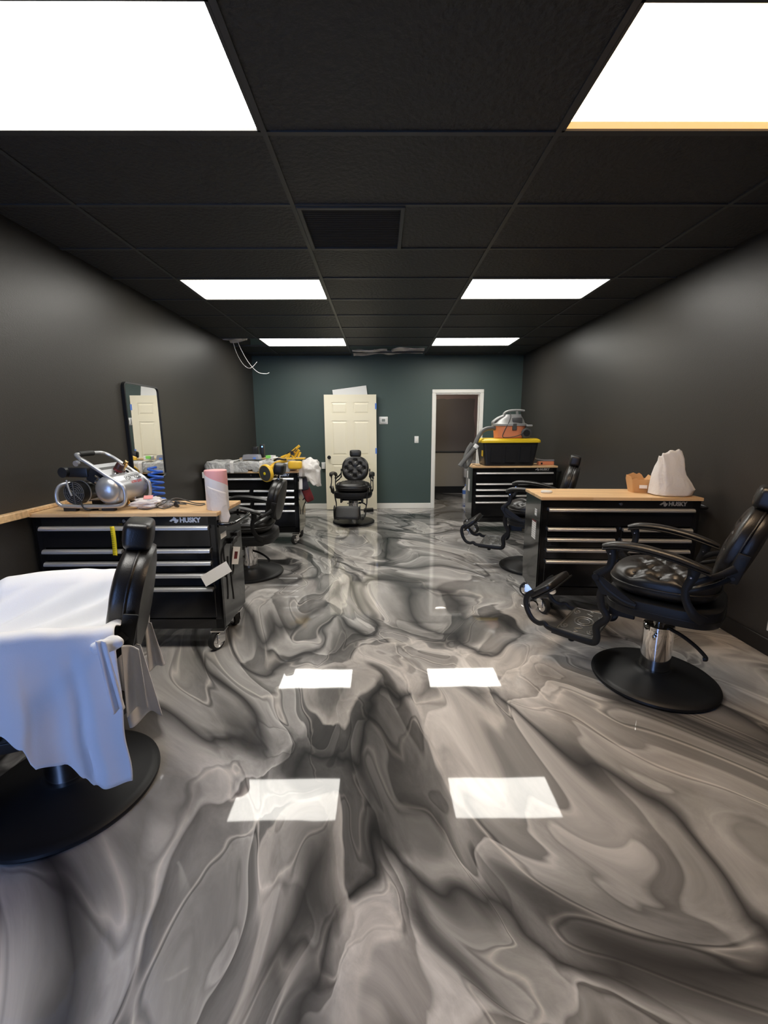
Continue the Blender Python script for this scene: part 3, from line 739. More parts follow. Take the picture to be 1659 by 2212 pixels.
def cape_fn(u, v):
    # v: 0 far hem .. 1 near hem (lateral); u: 0 rear .. 1 front
    x = -.292+u*1.01
    zt = lerp(RIM, x)
    t = (v-.5)*2; at = abs(t); s = 1 if t > 0 else -1
    inner = .40
    if at < inner:      # sagging between the arms
        q = at/inner; y = s*q*.262
        sag = (1-q**2.2)*(.115 if x > -.2 else .115*max(.15, (x+.292)/.092))
        z = zt-sag+.018*math.sin((x*.9-y*1.3)*34)*(1-q**4)*(.35+q)
    elif at < inner+.12:
        q = (at-inner)/.12
        y = s*(.262+.098*math.sin(q*PI/2)); z = zt+.030*math.sin(q*PI*.9)-.012*q*q
    else:
        q = (at-inner-.12)/(1-inner-.12)
        hem = lerp(HEM if s > 0 else HEMF, x)
        f1 = math.sin(x*19+.9)*.5+math.sin(x*41+2.3+q)*.35
        f1 -= 1.2*math.exp(-((x+.165+.02*q)/.022)**2)
        y = s*(.360+.045*q+.030*f1*q**.8)
        z0 = zt-.012; z = z0+(hem-z0)*q
        x -= (.05*max(0, -x-.17)*q)+.006*math.sin(z*24)*q
    return (x, y, z)
cp = MB().grid(cape_fn, 150, 120)
def sheet(corners, off, amp, n, seed, bow=0):
    a, b, c, d = [cape_plane(px, py, off) for px, py in corners]    # TL TR BR BL
    def fn(u, v):
        p = (a*(1-u)+b*u)*(1-v)+(d*(1-u)+c*u)*v
        k = .25+.75*v
        return p+Vector((0, amp*k*math.sin(u*n+seed+.6*v), -bow*math.sin(u*PI)*v))
    cp.grid(fn, 48, 30)
sheet([(240, 1388), (304, 1392), (352, 1535), (283, 1562)], .16, .034, 6.5, .4, .0)
sheet([(262, 1392), (300, 1400), (322, 1520), (276, 1545)], .26, .026, 5.5, 2.0, .0)
sheet([(312, 1346), (327, 1344), (357, 1432), (322, 1448)], -.10, .015, 7, 1.0, .0)
sheet([(206, 1384), (229, 1386), (270, 1528), (246, 1540)], .435, .010, 8, .6, .0)
cp.squad(.045, .022, .022, .9, .9, 24, 14, lambda p: p*(1+.4*nse(p, 40, 1.)), M=Matrix.Translation(cape_plane(228, 1394, .40)))
o = cp.build('barber_cape', 'cape'); solidify(o, .003)
o.location = (*CH[1][0], 0); o.rotation_euler = (0, 0, CAPE_A)
tag(o, 'white barber cape draped over the arms of the near left chair', 'cape')

# ------------------------------------------------------------------ mirror on left wall
mr = empty('wall_mirror', (XL, 4.187, 1.425)); tag(mr, 'tall black framed mirror on the left wall', 'mirror')
Mw = Matrix(((0, 0, 1, 0), (1, 0, 0, 0), (0, 1, 0, 0), (0, 0, 0, 1)))
o1, o2 = rr(.60, .885, .05, 6), rr(.575, .86, .04, 6)
f = MB(); f.loft([[(a, b, 0) for a, b in o1], [(a, b, .028) for a, b in o1], [(a, b, .03) for a, b in o2], [(a, b, .018) for a, b in o2]], True, False, M=Mw)
f.build('mirror_frame', 'iron', mr, smooth=False)
MB().prism(o2, .015, .02, M=Mw).build('mirror_glass', 'mirror', mr, smooth=False)

# ------------------------------------------------------------------ back wall items
dr = empty('door_slab', (-.525, 7.80, .012)); tag(dr, 'cream six panel door slab leaning on the green wall', 'door'); dr.rotation_euler = (math.radians(-1.2), 0, 0)
W2 = .457
# slab with recessed panels: stiles, rails and raised panels
sl = MB().box((-W2, -.012, 0), (W2, .02, 2.03))
for a, b_ in ((-W2, -.335), (-.055, .055), (.335, W2)): sl.box((a, -.02, 0), (b_, -.008, 2.03))
for a, b_ in ((0, .22), (.82, .98), (1.58, 1.70), (1.90, 2.03)): sl.box((-W2+.0005, -.0196, a+.0005), (W2-.0005, -.008, b_-.0005))
sl.build('slab', 'door', dr, smooth=False)
for xa, xb in ((-.335, -.055), (.055, .335)):
    for za, zb in ((.22, .82), (.98, 1.58), (1.70, 1.90)):
        MB().loft([[(xa+.012, -.011, za+.012), (xb-.012, -.011, za+.012), (xb-.012, -.011, zb-.012), (xa+.012, -.011, zb-.012)], [(xa+.038, -.019, za+.038), (xb-.038, -.019, za+.038), (xb-.038, -.019, zb-.038), (xa+.038, -.019, zb-.038)]], False, True).build('panel', 'door', dr, smooth=False)
MB().lathe([(.032, 0), (.032, .006), (.013, .01), (.012, .035), (.026, .045), (.028, .058), (.02, .066), (.001, .068)], 20, Matrix.Translation((-.39, -.02, .945)) @ Matrix.Rotation(PI/2, 4, 'X')).build('door_knob', 'iron', dr)
for z in (1.83, 1.055): MB().box((.435, -.024, z-.05), (.463, .022, z+.05)).build('masking_tape', 'bluetape', dr, smooth=False)
bd = MB().box((-.30, -.012, -.62), (.30, .012, .62)).build('foam_board', 'plate', smooth=False); bd.location = (-.463, 7.895, 1.548); bd.rotation_euler = (math.radians(-1), -math.radians(7.2), 0)
tag(bd, 'white board sticking out tilted above the cream door', 'board')
w1 = MB().box((-.79, 7.58, 0), (-.70, 7.755, .018), .002, 1).build('wood_shim', 'pinelight', smooth=False); tag(w1, 'thin pine wood offcut on the floor by the door', 'wood block')
w1 = MB().prism([(-.30, 7.55), (-.13, 7.62), (-.14, 7.74), (-.30, 7.70)], 0, .05).build('door_wedge', 'iron', smooth=False); tag(w1, 'dark wedge on the floor at the right foot of the door', 'wedge')
th = empty('thermostat', (.058, YB, 1.60)); tag(th, 'white square thermostat on green wall', 'thermostat')
MB().box((-.078, -.012, -.066), (.078, 0, .066), .008, 2).build('back_plate', 'plate', th); MB().box((-.052, -.03, -.045), (.052, -.01, .045), .006, 2).build('housing', 'plate', th); MB().box((-.03, -.032, -.022), (.03, -.029, .026)).build('screen', 'lcd', th, smooth=False)
sw = empty('light_switch', (.652, YB, 1.26)); tag(sw, 'white light switch between thermostat and doorway', 'light switch')
MB().box((-.037, -.008, -.06), (.037, 0, .06), .004, 2).build('switch_plate', 'plate', sw); MB().box((-.016, -.013, -.034), (.016, -.006, .034), .003, 1).build('rocker', 'white', sw)
ad = empty('plug_adapter', (-1.035, YB, .80)); tag(ad, 'white plug in adapter with black cord left of the door', 'adapter')
MB().box((-.037, -.008, -.06), (.037, 0, .06), .004, 2).build('outlet_plate', 'plate', ad); MB().box((-.03, -.05, -.055), (.03, -.008, .05), .006, 2).build('plug', 'plate', ad)
MB().sweep([(-.02, -.04, .02), (-.1, -.05, .07), (-.2, -.10, .09), (-.3, -.2, .05)], .004, side=(0, 0, 1)).build('cord', 'cord', ad)
ou = empty('wall_outlet', (XR, 2.567, .22)); tag(ou, 'white outlet plate low on the right wall', 'outlet')
MB().box((-.008, -.04, -.062), (0, .04, .062), .004, 2).build('outlet_plate', 'plate', ou); MB().box((-.011, -.017, -.05), (-.005, .017, -.01), .002, 1).box((-.011, -.017, .01), (-.005, .017, .05), .002, 1).build('socket', 'white', ou)
# toilet and jug in the back room
tl = empty('toilet', (2.05, 9.35, 0)); tag(tl, 'white toilet in the room beyond the doorway', 'toilet')
MB().loft([[(a, b, z) for a, b in superell(w_, d_, .9, 28)] for z, w_, d_ in ((0, .13, .17), (.1, .11, .15), (.22, .12, .17), (.34, .185, .23), (.40, .19, .24))]).build('bowl', 'porcelain', tl)
MB().prism(superell(.195, .245, .9, 28), .40, .43, .008).build('seat_lid', 'porcelain', tl)
MB().box((-.2, .22, .38), (.2, .40, .76), .02, 2).build('tank', 'porcelain', tl)
jg = empty('cleaning_jug', (1.80, 9.05, 0)); tag(jg, 'white jug with blue label in the room beyond the doorway', 'jug')
MB().loft([[(a, b, z) for a, b in rr(w_, w_*.7, .03)] for z, w_ in ((0, .14), (.02, .15), (.19, .15), (.25, .06), (.27, .05))]).build('jug_body', 'plate', jg)
MB().loft([[(a, b, z) for a, b in rr(.153, .109, .031)] for z in (.10, .18)]).build('label_band', 'bluetape', jg); MB().cyl((0, 0, .265), (0, 0, .30), .026).build('cap', 'bluetape', jg)

# ------------------------------------------------------------------ air compressor on bench A
ac = empty('air_compressor', (-1.838, 2.905, BH+.0005)); ac.scale = (.90, .93, 1); tag(ac, 'silver and black portable air compressor on the bench', 'air compressor')
fr = MB()
for y in (-.165, .165):
    fr.sweep([(-.22, y, .035), (-.1, y, .03), (.1, y, .03), (.19, y, .035), (.225, y, .06), (.232, y, .12), (.215, y, .165), (.12, y, .225), (-.0, y, .305), (-.05, y, .335), (-.08, y*.93, .352)], .0125, per=5, seg=12)
    fr.sweep([(-.22, y, .035), (-.25, y, .06), (-.255, y*.95, .12), (-.235, y*.8, .165), (-.19, y*.6, .175)], .0125, per=5, seg=12)
fr.sweep([(-.08, -.153, .352), (-.098, -.13, .358), (-.102, -.08, .36), (-.102, .08, .36), (-.098, .13, .358), (-.08, .153, .352)], .0125, side=(0, 0, 1), seg=12)
fr.box((-.22, -.16, .028), (.2, -.13, .040)).box((-.22, .13, .028), (.2, .16, .040)).cyl((-.07, -.165, .31), (-.07, -.19, .305), .018)
fr.build('tube_frame', 'steel', ac)
MB().sweep([(-.102, -.10, .36), (-.102, 0, .361), (-.102, .05, .36)], .0175, side=(0, 0, 1), seg=14).build('foam_grip', 'rubber', ac)
Mt = Matrix.Translation((.115, -.165, .135)) @ Matrix.Rotation(-PI/2, 4, 'X')
MB().lathe([(.001, -.045), (.035, -.041), (.065, -.028), (.085, -.005), (.092, .02), (.092, .33), (.085, .355), (.06, .378), (.001, .39)], 40, Mt).build('tank', 'steel', ac)
def wrap(v):   # lettering on the visible right flank of the tank
    yy = -.09+v.x; a = 0.95-v.y/.0925
    a = .62+ (v.y/.0925)
    return Vector((.115+.0928*math.cos(a), -.165+.03+.075+v.x, .135+.0928*math.sin(a)))
tm, _ = text_mb('FORTRESS', .03, wrap, 0, .03); tm.build('lettering', 'blackp', ac, smooth=False)
tm, _ = text_mb('ULTRA QUIET', .016, lambda v: wrap(Vector((v.x+.04, v.y-.028, 0))), 0, .03); tm.build('lettering', mat('red_print', (.6, .04, .03), .5), ac, smooth=False)
for y in (-.13, .0): MB().box((.06, y+.05-.0, .035), (.17, y+.07, .06)).build('tank_saddle', 'steel', ac, smooth=False)
# sloped control panel between the upper rails
sl_ = math.atan2(.165-.345, .215+.075)
Mp = Matrix.Translation((.075, 0, .245)) @ Matrix.Rotation(-sl_, 4, 'Y')
MB().box((-.085, -.15, -.004), (.085, .15, .004), .002, 1, M=Mp).build('control_panel', 'steel', ac, smooth=False)
MB().box((-.045, -.15, .0042), (-.02, .15, .0052), M=Mp).box((.055, -.13, .0042), (.065, .05, .0052), M=Mp).build('panel_print', 'blackp', ac, smooth=False)
kb = MB().lathe([(.03, 0), (.031, .012), (.027, .05), (.022, .054), (.001, .055)], 18, Mp @ Matrix.Translation((.01, .02, .005))).build('regulator_knob', mat('dark_red_knob', (.04, .012, .012), .35), ac)
MB().lathe([(.0315, .002), (.032, .012), (.0315, .014)], 18, Mp @ Matrix.Translation((.01, .02, .005))).build('red_ring', 'red', kb)
MB().lathe([(.012, 0), (.012, .02), (.018, .022), (.018, .04), (.014, .042), (.014, .06), (.001, .062)], 16, Mp @ Matrix.Translation((.0, .105, .005))).build('brass_coupling', 'brass', ac)
for y in (-.06, .065): MB().lathe([(.018, 0), (.018, .014), (.016, .016), (.001, .016)], 16, Mp @ Matrix.Translation((.045, y, .004))).build('gauge', 'chrome', ac)
# motor with finned fan cover, cylinder head, filter
Mm = Matrix.Translation((-.135, -.15, .115)) @ Matrix.Rotation(-PI/2, 4, 'X')
mo = MB().lathe([(.072, 0), (.075, .012), (.075, .06), (.062, .07), (.062, .22), (.05, .24)], 32, Mm).build('motor', 'blackp', ac)
fg = MB()
for r_ in (.02, .033, .046, .059, .070): fg.sweep([Mm @ Vector((r_*math.cos(t*PI/12), r_*math.sin(t*PI/12), -.003)) for t in range(24)], .003, side=(0, 1, 0), closed=True, per=1, seg=6)
for t in range(4): fg.sweep([Mm @ Vector((.072*math.cos(t*PI/4), .072*math.sin(t*PI/4), -.004)), Mm @ Vector((-.072*math.cos(t*PI/4), -.072*math.sin(t*PI/4), -.004))], .0035, side=(0, 1, 0), smooth=False)
fg.build('fan_grille', 'dgrey', mo)
MB().lathe([(.0765, .058), (.0775, .064), (.0765, .07)], 32, Mm).build('motor_band', 'steel', mo)
MB().box((-.07, -.09, .13), (.03, .10, .235), .008, 1, M=Matrix.Rotation(.5, 4, 'Y') @ Matrix.Translation((-.1, 0, .0))).build('cylinder_head', 'blackp', ac, smooth=False)
MB().sweep([(.0, -.10, .22), (.03, -.11, .20), (.05, -.10, .16), (.03, -.10, .11)], .011).sweep([(-.01, -.04, .23), (.03, -.05, .22), (.05, -.06, .18)], .010).cyl((.01, -.12, .185), (.05, -.12, .17), .018).build('discharge_pipe', 'chrome', ac)
MB().box((-.24, -.10, .21), (-.06, .06, .275), .01, 2).cyl((-.215, -.13, .245), (-.215, -.02, .245), .033, seg=20).build('air_filter', 'blackp', ac)
MB().sweep([(-.17, -.16, .20), (-.16, -.165, .15), (-.145, -.165, .10)], .006).build('breather_tube', 'grey', ac)
MB().sweep([(-.10, -.15, .06), (-.08, -.17, .05), (-.06, -.175, .02), (-.03, -.17, .0085), (.0, -.12, .0085)], .006).build('power_cord', 'rubber', ac)
for x_ in (-.17, .10):
    for y in (-.15, .15): MB().box((x_-.045, y-.02, 0), (x_+.045, y+.02, .03), .004, 1).build('rubber_foot', 'rubber', ac, smooth=False)
MB().cyl((.13, .02, .055), (.155, .0, .025), .01).cyl((.10, -.02, .04), (.10, -.02, .02), .012).build('drain_valve', 'brass', ac)
# blue air hose coil behind the compressor
hp = []
for k in range(121):
    a = k*2*PI/20; hp.append((-1.612+.048*math.sin(a), 3.118+.026*math.cos(a), BH+.012+.235*k/120))
tag(MB().sweep(hp, .008, side=(0, 0, 1), per=2, seg=8).build('air_hose', 'blue'), 'coiled blue air hose standing behind the compressor', 'hose')
# crumpled wrap, cord, spray bottle
def crump(name, m, c, sx, sy, sz, seed, amp=.35, tw=0):
    def fn(p):
        q = Vector((p.x/sx, p.y/sy, p.z/sz)); k = 1+amp*nse(q, 1.6, seed)+amp*.5*nse(q, 4.2, seed+4)
        p = Vector((p.x*k, p.y*k, p.z*k)); p.z = max(p.z, -sz+.003); return p
    o = MB().squad(sx, sy, sz, .9, .9, 44, 26, fn).build(name, m); o.location = (c[0], c[1], c[2]+sz-.002); o.rotation_euler.z = tw; return o
tag(crump('plastic_wrap', 'tissue', (-1.535, 2.875, BH), .12, .055, .033, 3.3, .5, .4), 'crumpled white plastic wrap beside the compressor', 'plastic wrap')
card('pink_patch', mat('pink_print', (.85, .35, .33), .6), None, (-1.545, 2.865, BH+.072), .055, .04, (-R90*.7, 0, .3)); tag(bpy.data.objects['pink_patch'], 'small pink printed patch lying on crumpled wrap', 'label')
cpts = [(-1.58, 2.80, BH+.006), (-1.50, 2.78, BH+.006), (-1.44, 2.85, BH+.03), (-1.40, 2.95, BH+.05), (-1.30, 3.0, BH+.008), (-1.22, 2.98, BH+.006), (-1.24, 2.92, BH+.006), (-1.34, 2.9, BH+.03), (-1.44, 2.88, BH+.05), (-1.48, 2.83, BH+.02), (-1.42, 2.80, BH+.006), (-1.40, 2.87, BH+.008)]
tag(MB().sweep(cpts, .0035, side=(0, 0, 1), seg=7).build('thin_cord', 'cord'), 'thin dark cord tangled on the bench top', 'cord')
sb = empty('spray_bottle', (-1.405, 2.855, BH)); tag(sb, 'clear bottle with black collar and metal tube lying on the bench', 'bottle'); sb.rotation_euler.z = .0
Ms = Matrix.Translation((-.06, .03, .024)) @ Matrix.Rotation(PI/2, 4, 'Y') @ Matrix.Rotation(.22, 4, 'X')
MB().lathe([(.001, -.06), (.022, -.058), (.023, .06), (.014, .085), (.013, .10)], 24, Ms).build('bottle_body', 'glass', sb)
MB().lathe([(.020, .10), (.021, .103), (.021, .118), (.018, .12)], 18, Ms).build('collar', 'blackp', sb); MB().lathe([(.0085, .118), (.0085, .185), (.006, .187)], 16, Ms).build('metal_tube', 'chrome', sb)
MB().cyl(Ms @ Vector((0, 0, -.075)), Ms @ Vector((0, 0, -.058)), .014).build('end_cap', 'dgrey', sb)
# paper roll
pr_ = empty('paper_roll', (-1.068, 2.815, BH)); tag(pr_, 'standing white paper roll with pink band at the bench corner', 'paper roll')
MB().lathe([(.030, .001), (.068, 0), (.07, .004), (.07, .252), (.066, .256), (.02, .256)], 40).build('roll', 'roll', pr_)
def flap(u, v):
    a = math.radians(-120+100*u); r_ = .0715+.002*math.sin(u*7+v*5)+.022*v*v*u
    return (r_*math.cos(a), r_*math.sin(a), .16-.05*u-v*(.10+.13*math.sin(min(1, u*1.25)*PI/2)*(1 if u < .8 else (1-u)/.2*.6+.4)))
o = MB().grid(flap, 24, 16).build('loose_sheet', 'tissue', pr_); solidify(o, .001)
# yellow tape strip
def strip(u, v): return ((u-.5)*.028+.004*math.sin(v*5.2), -.004-.004*math.sin(v*6), -.19*v)
o = MB().grid(strip, 2, 20).build('tape_strip', 'tape'); solidify(o, .0015); o.location = (-1.672, 2.652, .868); tag(o, 'yellow measuring tape strip hanging from the top drawer handle', 'tape measure')

# ------------------------------------------------------------------ bench B load
def wrapfn(u, v):
    a = v*2*PI; e = .35
    y = 5.575+.178*sgnpow(math.cos(a), e); z = 1.003+.054*sgnpow(math.sin(a), e)
    x = -2.20+1.13*u; en = min(1, min(u, 1-u)/.05); k = .55+.45*math.sqrt(max(0, en))
    y = 5.575+(y-5.575)*k; z = .952+(z-.952)*(.75+.25*en)
    d = .020*nse((x*5, y*6, z*14), 1, 2)+.012*nse((x*16+y*9, y*18, z*30), 1, 5)
    z2 = z+d*1.3 if math.sin(a) > -.2 else z
    y += (-d if math.cos(a) < 0 else d)
    if math.cos(a) < 0: y = min(y-.017, 5.60)
    if y < 5.386: return (x, y, max(z2-(.034 if math.sin(a) < .3 else 0), .913))
    return (x, y, max(z2, .9475))
wb_ = empty('wrapped_bundle', (0, 0, 0)); tag(wb_, 'long flat bundle wrapped in clear plastic on the far left bench', 'bundle')
MB().grid(wrapfn, 120, 48).build('plastic_cover', 'film', wb_)
for x_ in (-1.83, -1.47): MB().loft([[(x_-.022+.03*(k > .5), y, z) for y, z in ((5.362, .925), (5.360, 1.05), (5.385, 1.072), (5.75, 1.072), (5.765, .95))] for k in (0,)] + [[(x_+.022, y, z) for y, z in ((5.362, .925), (5.360, 1.05), (5.385, 1.072), (5.75, 1.072), (5.765, .95))]], False, False, False).build('tape_band', 'bag', wb_)
# white bag draped at the right end of bench B
def bagB(p):
    q = p.copy(); k = 1+.26*nse(q, 9, 3.)+.22*nse(q, 20, 7.); return Vector((p.x*k-(.03 if p.z < -.05 else 0)*0, p.y*k, p.z*k-(.11*max(0, (p.x+.02)/.12) if p.z < -.03 else 0)))
o = MB().squad(.125, .15, .13, .75, .8, 60, 36, bagB).build('plastic_bag', 'bag'); o.location = (-.905, 5.60, .935); tag(o, 'white plastic bag bulging over the right end of the far left bench', 'plastic bag')
for (x_, y, z, w_, h_, m, lb, rz) in ((-.975, 5.50, .775, .10, .17, 'dkpack', 'dark printed package hanging at the side of the far left bench', .2), (-.935, 5.52, .635, .11, .20, 'red', 'dark red printed package hanging below the dark one', .2)):
    o = MB().squad(w_/2, .022, h_/2, .35, .4, 24, 14).build('hanging_package', m); o.location = (x_, y, z); o.rotation_euler = (0, -.35 if m == 'red' else -.2, rz); tag(o, lb, 'package')
# speakers
for k, (x_, y, h_, lb, on) in enumerate(((-1.655, 5.82, .145, 'short dull black box standing behind the wrapped bundle', 0), (-1.567, 5.83, .175, 'slim black speaker with blue indicator light behind the wrapped bundle', 1))):
    e = empty('speaker', (x_, y, 1.108-.0)); tag(e, lb, 'speaker'); e.location.z = 1.085
    MB().box((-.036 if not on else -.026, -.035, 0), (.036 if not on else .026, .035, h_), .006, 2).build('cabinet', 'blackp', e)
    if on: MB().lathe([(.009, 0), (.009, .002), (.001, .003)], 14, Matrix.Translation((.008, -.0355, h_-.03)) @ Matrix.Rotation(PI/2, 4, 'X')).build('indicator_light', 'bluelite', e)
    else: MB().box((-.028, -.037, .02), (.028, -.034, h_-.02)).build('grille', 'rubber', e, smooth=False)
o = MB().box((-1.86, 5.77, 1.063), (-1.00, 5.87, 1.085), .002, 1).build('pine_board', 'pinelight', smooth=False); tag(o, 'long pine board lying across the wrapped bundle', 'board')
e = empty('clear_case', (-1.66, 5.66, 1.074)); tag(e, 'clear plastic case with blue insert on the wrapped bundle', 'case')
MB().loft([[(a, b, z) for a, b in rr(w_, .12, .02)] for z, w_ in ((0, .24), (.055, .21), (.062, .19))]).build('case_shell', mat('smoky_plastic', (.30, .30, .33), .2), e); MB().box((.03, -.065, .006), (.065, -.058, .03)).build('blue_insert', 'bluetape', e, smooth=False)
e = empty('tape_roll', (-1.42, 5.68, 1.078)); tag(e, 'small roll of tape with green side on the wrapped bundle', 'tape roll')
MB().lathe([(.025, 0), (.055, 0), (.055, .04), (.025, .04)], 24, Matrix.Scale(1.1, 4)).build('roll', 'plate', e); MB().box((-.055, -.064, .01), (.01, -.05, .048), .004, 1).build('green_clip', 'green_p', e)
# yellow disc tool with poles
yt = empty('disc_sander', (-1.29, 5.34, 1.06)); tag(yt, 'yellow power tool with round grey disc head hanging over the bench front', 'power tool')
Md = Matrix.Translation((-.105, -.085, -.13)) @ Matrix.Rotation(math.radians(-32), 4, 'Z') @ Matrix.Rotation(math.radians(96), 4, 'X') @ Matrix.Scale(1.12, 4)
MB().lathe([(.075, .0), (.088, -.012), (.096, -.03), (.096, -.005), (.088, .006), (.083, .004)], 36, Md).lathe([(.09, -.03), (.06, -.06), (.03, -.075)], 30, Md).build('head_guard', 'yellow', yt)
MB().lathe([(.083, .0), (.083, .006), (.001, .008)], 36, Md).build('disc', 'dgrey', yt); MB().lathe([(.016, .006), (.016, .012), (.001, .013)], 18, Md).build('disc_hub', 'brightyellow', yt)
MB().sweep([(-.07, -.03, -.10), (-.02, .0, -.04), (.05, .02, .0), (.14, .04, .015)], .027, .025, side=(0, 0, 1), scale=[1.1, 1, .8, .9]).build('tool_neck', 'yellow', yt)
MB().squad(.085, .05, .05, .4, .5, 28, 16, M=Matrix.Translation((.235, .05, -.04))).build('motor_housing', 'yellow', yt)
MB().sweep([(.0, -.03, .02), (.05, -.06, .045), (.10, -.04, .035), (.13, .02, .03)], .012).build('grip', 'blackp', yt)
MB().sweep([(-.03, -.01, .025), (-.01, .0, .05), (.03, .02, .05)], .014).build('switch_grip', 'plate', yt)
ys = empty('folding_stand', (-1.15, 5.62, 1.082)); tag(ys, 'yellow folded tool stand with poles on the wrapped bundle', 'tool stand')
MB().sweep([(-.06, .0, .02), (.02, .0, .09), (.115, .0, .165)], .016, smooth=False).build('pole', 'yellow', ys)
MB().sweep([(-.13, .02, .012), (-.02, .02, .055), (.05, .02, .09)], .018, smooth=False).build('pole', 'yellow', ys)
MB().sweep([(-.03, .0, .015), (.0, .0, .07), (.03, .02, .0)], .017, smooth=False).build('leg', 'yellow', ys)
MB().sweep([(.03, .05, .0), (.07, .04, .07), (.10, .03, .11)], .018, smooth=False).sweep([(.09, .02, .02), (.12, .02, .08)], .014, smooth=False).build('leg', 'yellow', ys)
MB().cyl((.02, -.02, .07), (.02, .04, .07), .022).sweep([(-.05, -.01, .06), (-.02, -.02, .085), (.04, -.02, .10), (.07, -.015, .13)], .006).build('hinge', 'blackp', ys)
MB().box((-.19, -.09, -.002), (.19, -.06, .014)).build('base_rail', 'yellow', ys, smooth=False)

# ------------------------------------------------------------------ bench C load
tt = empty('storage_tote', (1.775, 6.16, BH)); tag(tt, 'black storage tote with yellow lid on the far right bench', 'storage tote')
MB().loft([[(a, b, z) for a, b in rr(w_, d_, .04)] for z, w_, d_ in ((0, .66, .36), (.01, .68, .38), (.32, .76, .44))]).build('tub', 'blackp', tt, smooth=True)
for k in range(3):
    MB().loft([[(a+(k-1)*.2, -dy, z) for a, dy in ((-.07, .0), (.07, .0), (.07, .012), (-.07, .012))] for z, dy_ in ((.05, 0), (.26, 0))], M=Matrix.Translation((0, -.196, 0)) @ Matrix.Rotation(.095, 4, 'X')).build('rib_panel', 'blackp', tt, smooth=False)
MB().loft([[(a, b, z) for a, b in rr(w_, d_, .05)] for z, w_, d_ in ((.315, .80, .475), (.318, .815, .485), (.345, .815, .485), (.36, .78, .45), (.372, .74, .41))]).build('lid', 'ylid', tt)
card('label', 'ylid', tt, (-.365, -.12, .20), .09, .14, (0, -.11, R90), .002)
sv = empty('shop_vacuum', (1.80, 6.17, BH+.372)); tag(sv, 'orange and grey shop vacuum standing on the yellow tote lid', 'vacuum')
MB().loft([[(a, b, z) for a, b in superell(w_, d_, .75, 40)] for z, w_, d_ in ((0, .19, .135), (.01, .20, .145), (.16, .215, .155), (.17, .22, .16))]).build('drum', 'orange', sv)
MB().loft([[(a+ox, b, z) for a, b in superell(w_, d_, .75, 40)] for z, w_, d_, ox in ((.168, .235, .17, 0), (.195, .238, .172, 0), (.205, .21, .155, 0), (.26, .17, .125, .02), (.30, .12, .10, .04), (.325, .11, .085, .045))]).build('motor_lid', 'grey', sv)
MB().box((.0, -.15, .20), (.14, -.08, .28), .012, 2).build('vent_panel', 'dgrey', sv)
MB().sweep([(-.09, 0, .29), (-.07, 0, .345), (-.02, 0, .37), (.06, 0, .38), (.13, 0, .38), (.20, 0, .372)], .03, .015, seg=12).sweep([(.11, 0, .31), (.10, 0, .375)], .028, .015, seg=12, smooth=False).build('carry_handle', 'grey', sv)
MB().sweep([(-.21, 0, .19), (-.225, 0, .22), (-.16, 0, .27), (-.09, 0, .30)], .05, .022).build('inlet_hood', 'grey', sv)
MB().box((.0, -.172, .11), (.06, -.148, .20), .006, 1).build('latch', 'dgrey', sv)
for s in (-1, 1):
    wl = MB().lathe([(.02, -.014), (.062, -.014), (.07, -.008), (.07, .008), (.062, .014), (.02, .014)], 28, Matrix.Translation((.20, s*.145, .07)) @ Matrix.Rotation(PI/2, 4, 'X')).build('wheel', 'dgrey', sv)
    MB().lathe([(.045, -.0155), (.045, .0155)], 20, Matrix.Translation((.20, s*.145, .07)) @ Matrix.Rotation(PI/2, 4, 'X')).build('hub', 'blackp', wl)
MB().box((.16, -.11, .0), (.27, .11, .05), .01, 1).box((.20, -.13, .155), (.29, .13, .185), .008, 1).build('caddy', 'grey', sv)
MB().sweep([(-.03, -.10, .35), (-.02, -.13, .30), (-.05, -.16, .22), (-.10, -.165, .12), (-.13, -.165, .03), (-.08, -.17, .012), (.05, -.175, .03), (.14, -.17, .07), (.21, -.12, .17)], .0055).build('power_cord', 'dgrey', sv)
def vp(px, py, Y): return at_y(px, py, Y)-Vector((1.80, 6.17, BH+.372))
hs = MB().sweep([vp(1075, 926, 6.14), vp(1060, 925, 6.10), vp(1045, 929, 6.05), vp(1034, 943, 6.0), vp(1026, 960, 5.97), vp(1019, 982, 5.94), vp(1013, 1000, 5.92), vp(1006, 1008, 5.90), vp(1003, 1000, 5.88), vp(1006, 985, 5.88), vp(1012, 970, 5.89), vp(1020, 958, 5.90)], .029, side=(0, 1, .3), seg=14, per=8)
# ribs of the corrugated hose come from rings along its way
o = hs.build('hose', 'hoseg', sv)
MB().sweep([vp(993, 1007, 5.83), vp(1004, 993, 5.84), vp(1018, 977, 5.85), vp(1028, 966, 5.86)], .030, side=(0, 1, 0), seg=14).build('wand', 'hoseg', sv)
MB().sweep([vp(1026, 968, 5.86), vp(1031, 961, 5.86)], .033, side=(0, 1, 0), seg=14, smooth=False).build('wand_collar', 'plate', sv)
e = empty('orange_tool', (2.315, 6.12, BH)); tag(e, 'flat orange and silver hand tool on the far right bench', 'hand tool')
MB().box((-.10, -.04, 0), (.12, .04, .05), .006, 1).build('tool_body', 'orange', e); MB().box((-.07, -.0415, .01), (-.045, -.039, .035)).build('tool_badge', 'blackp', e, smooth=False)
MB().prism([(-.14, .10), (-.12, .075), (-.02, .055), (.125, .052), (.125, .075), (.0, .075), (-.05, .078)], -.02, .02, M=Matrix(((1, 0, 0, 0), (0, 0, 1, 0), (0, 1, 0, 0), (0, 0, 0, 1)))).build('tool_blade', 'steel', e, smooth=False)
tag(MB().sweep([(1.26, 6.02, BH+.004), (1.29, 6.0, BH+.02), (1.33, 5.99, BH+.004), (1.38, 6.0, BH+.004)], .004, side=(0, 0, 1)).build('cord_end', 'cord'), 'short dark cord end at the left of the tote', 'cord')

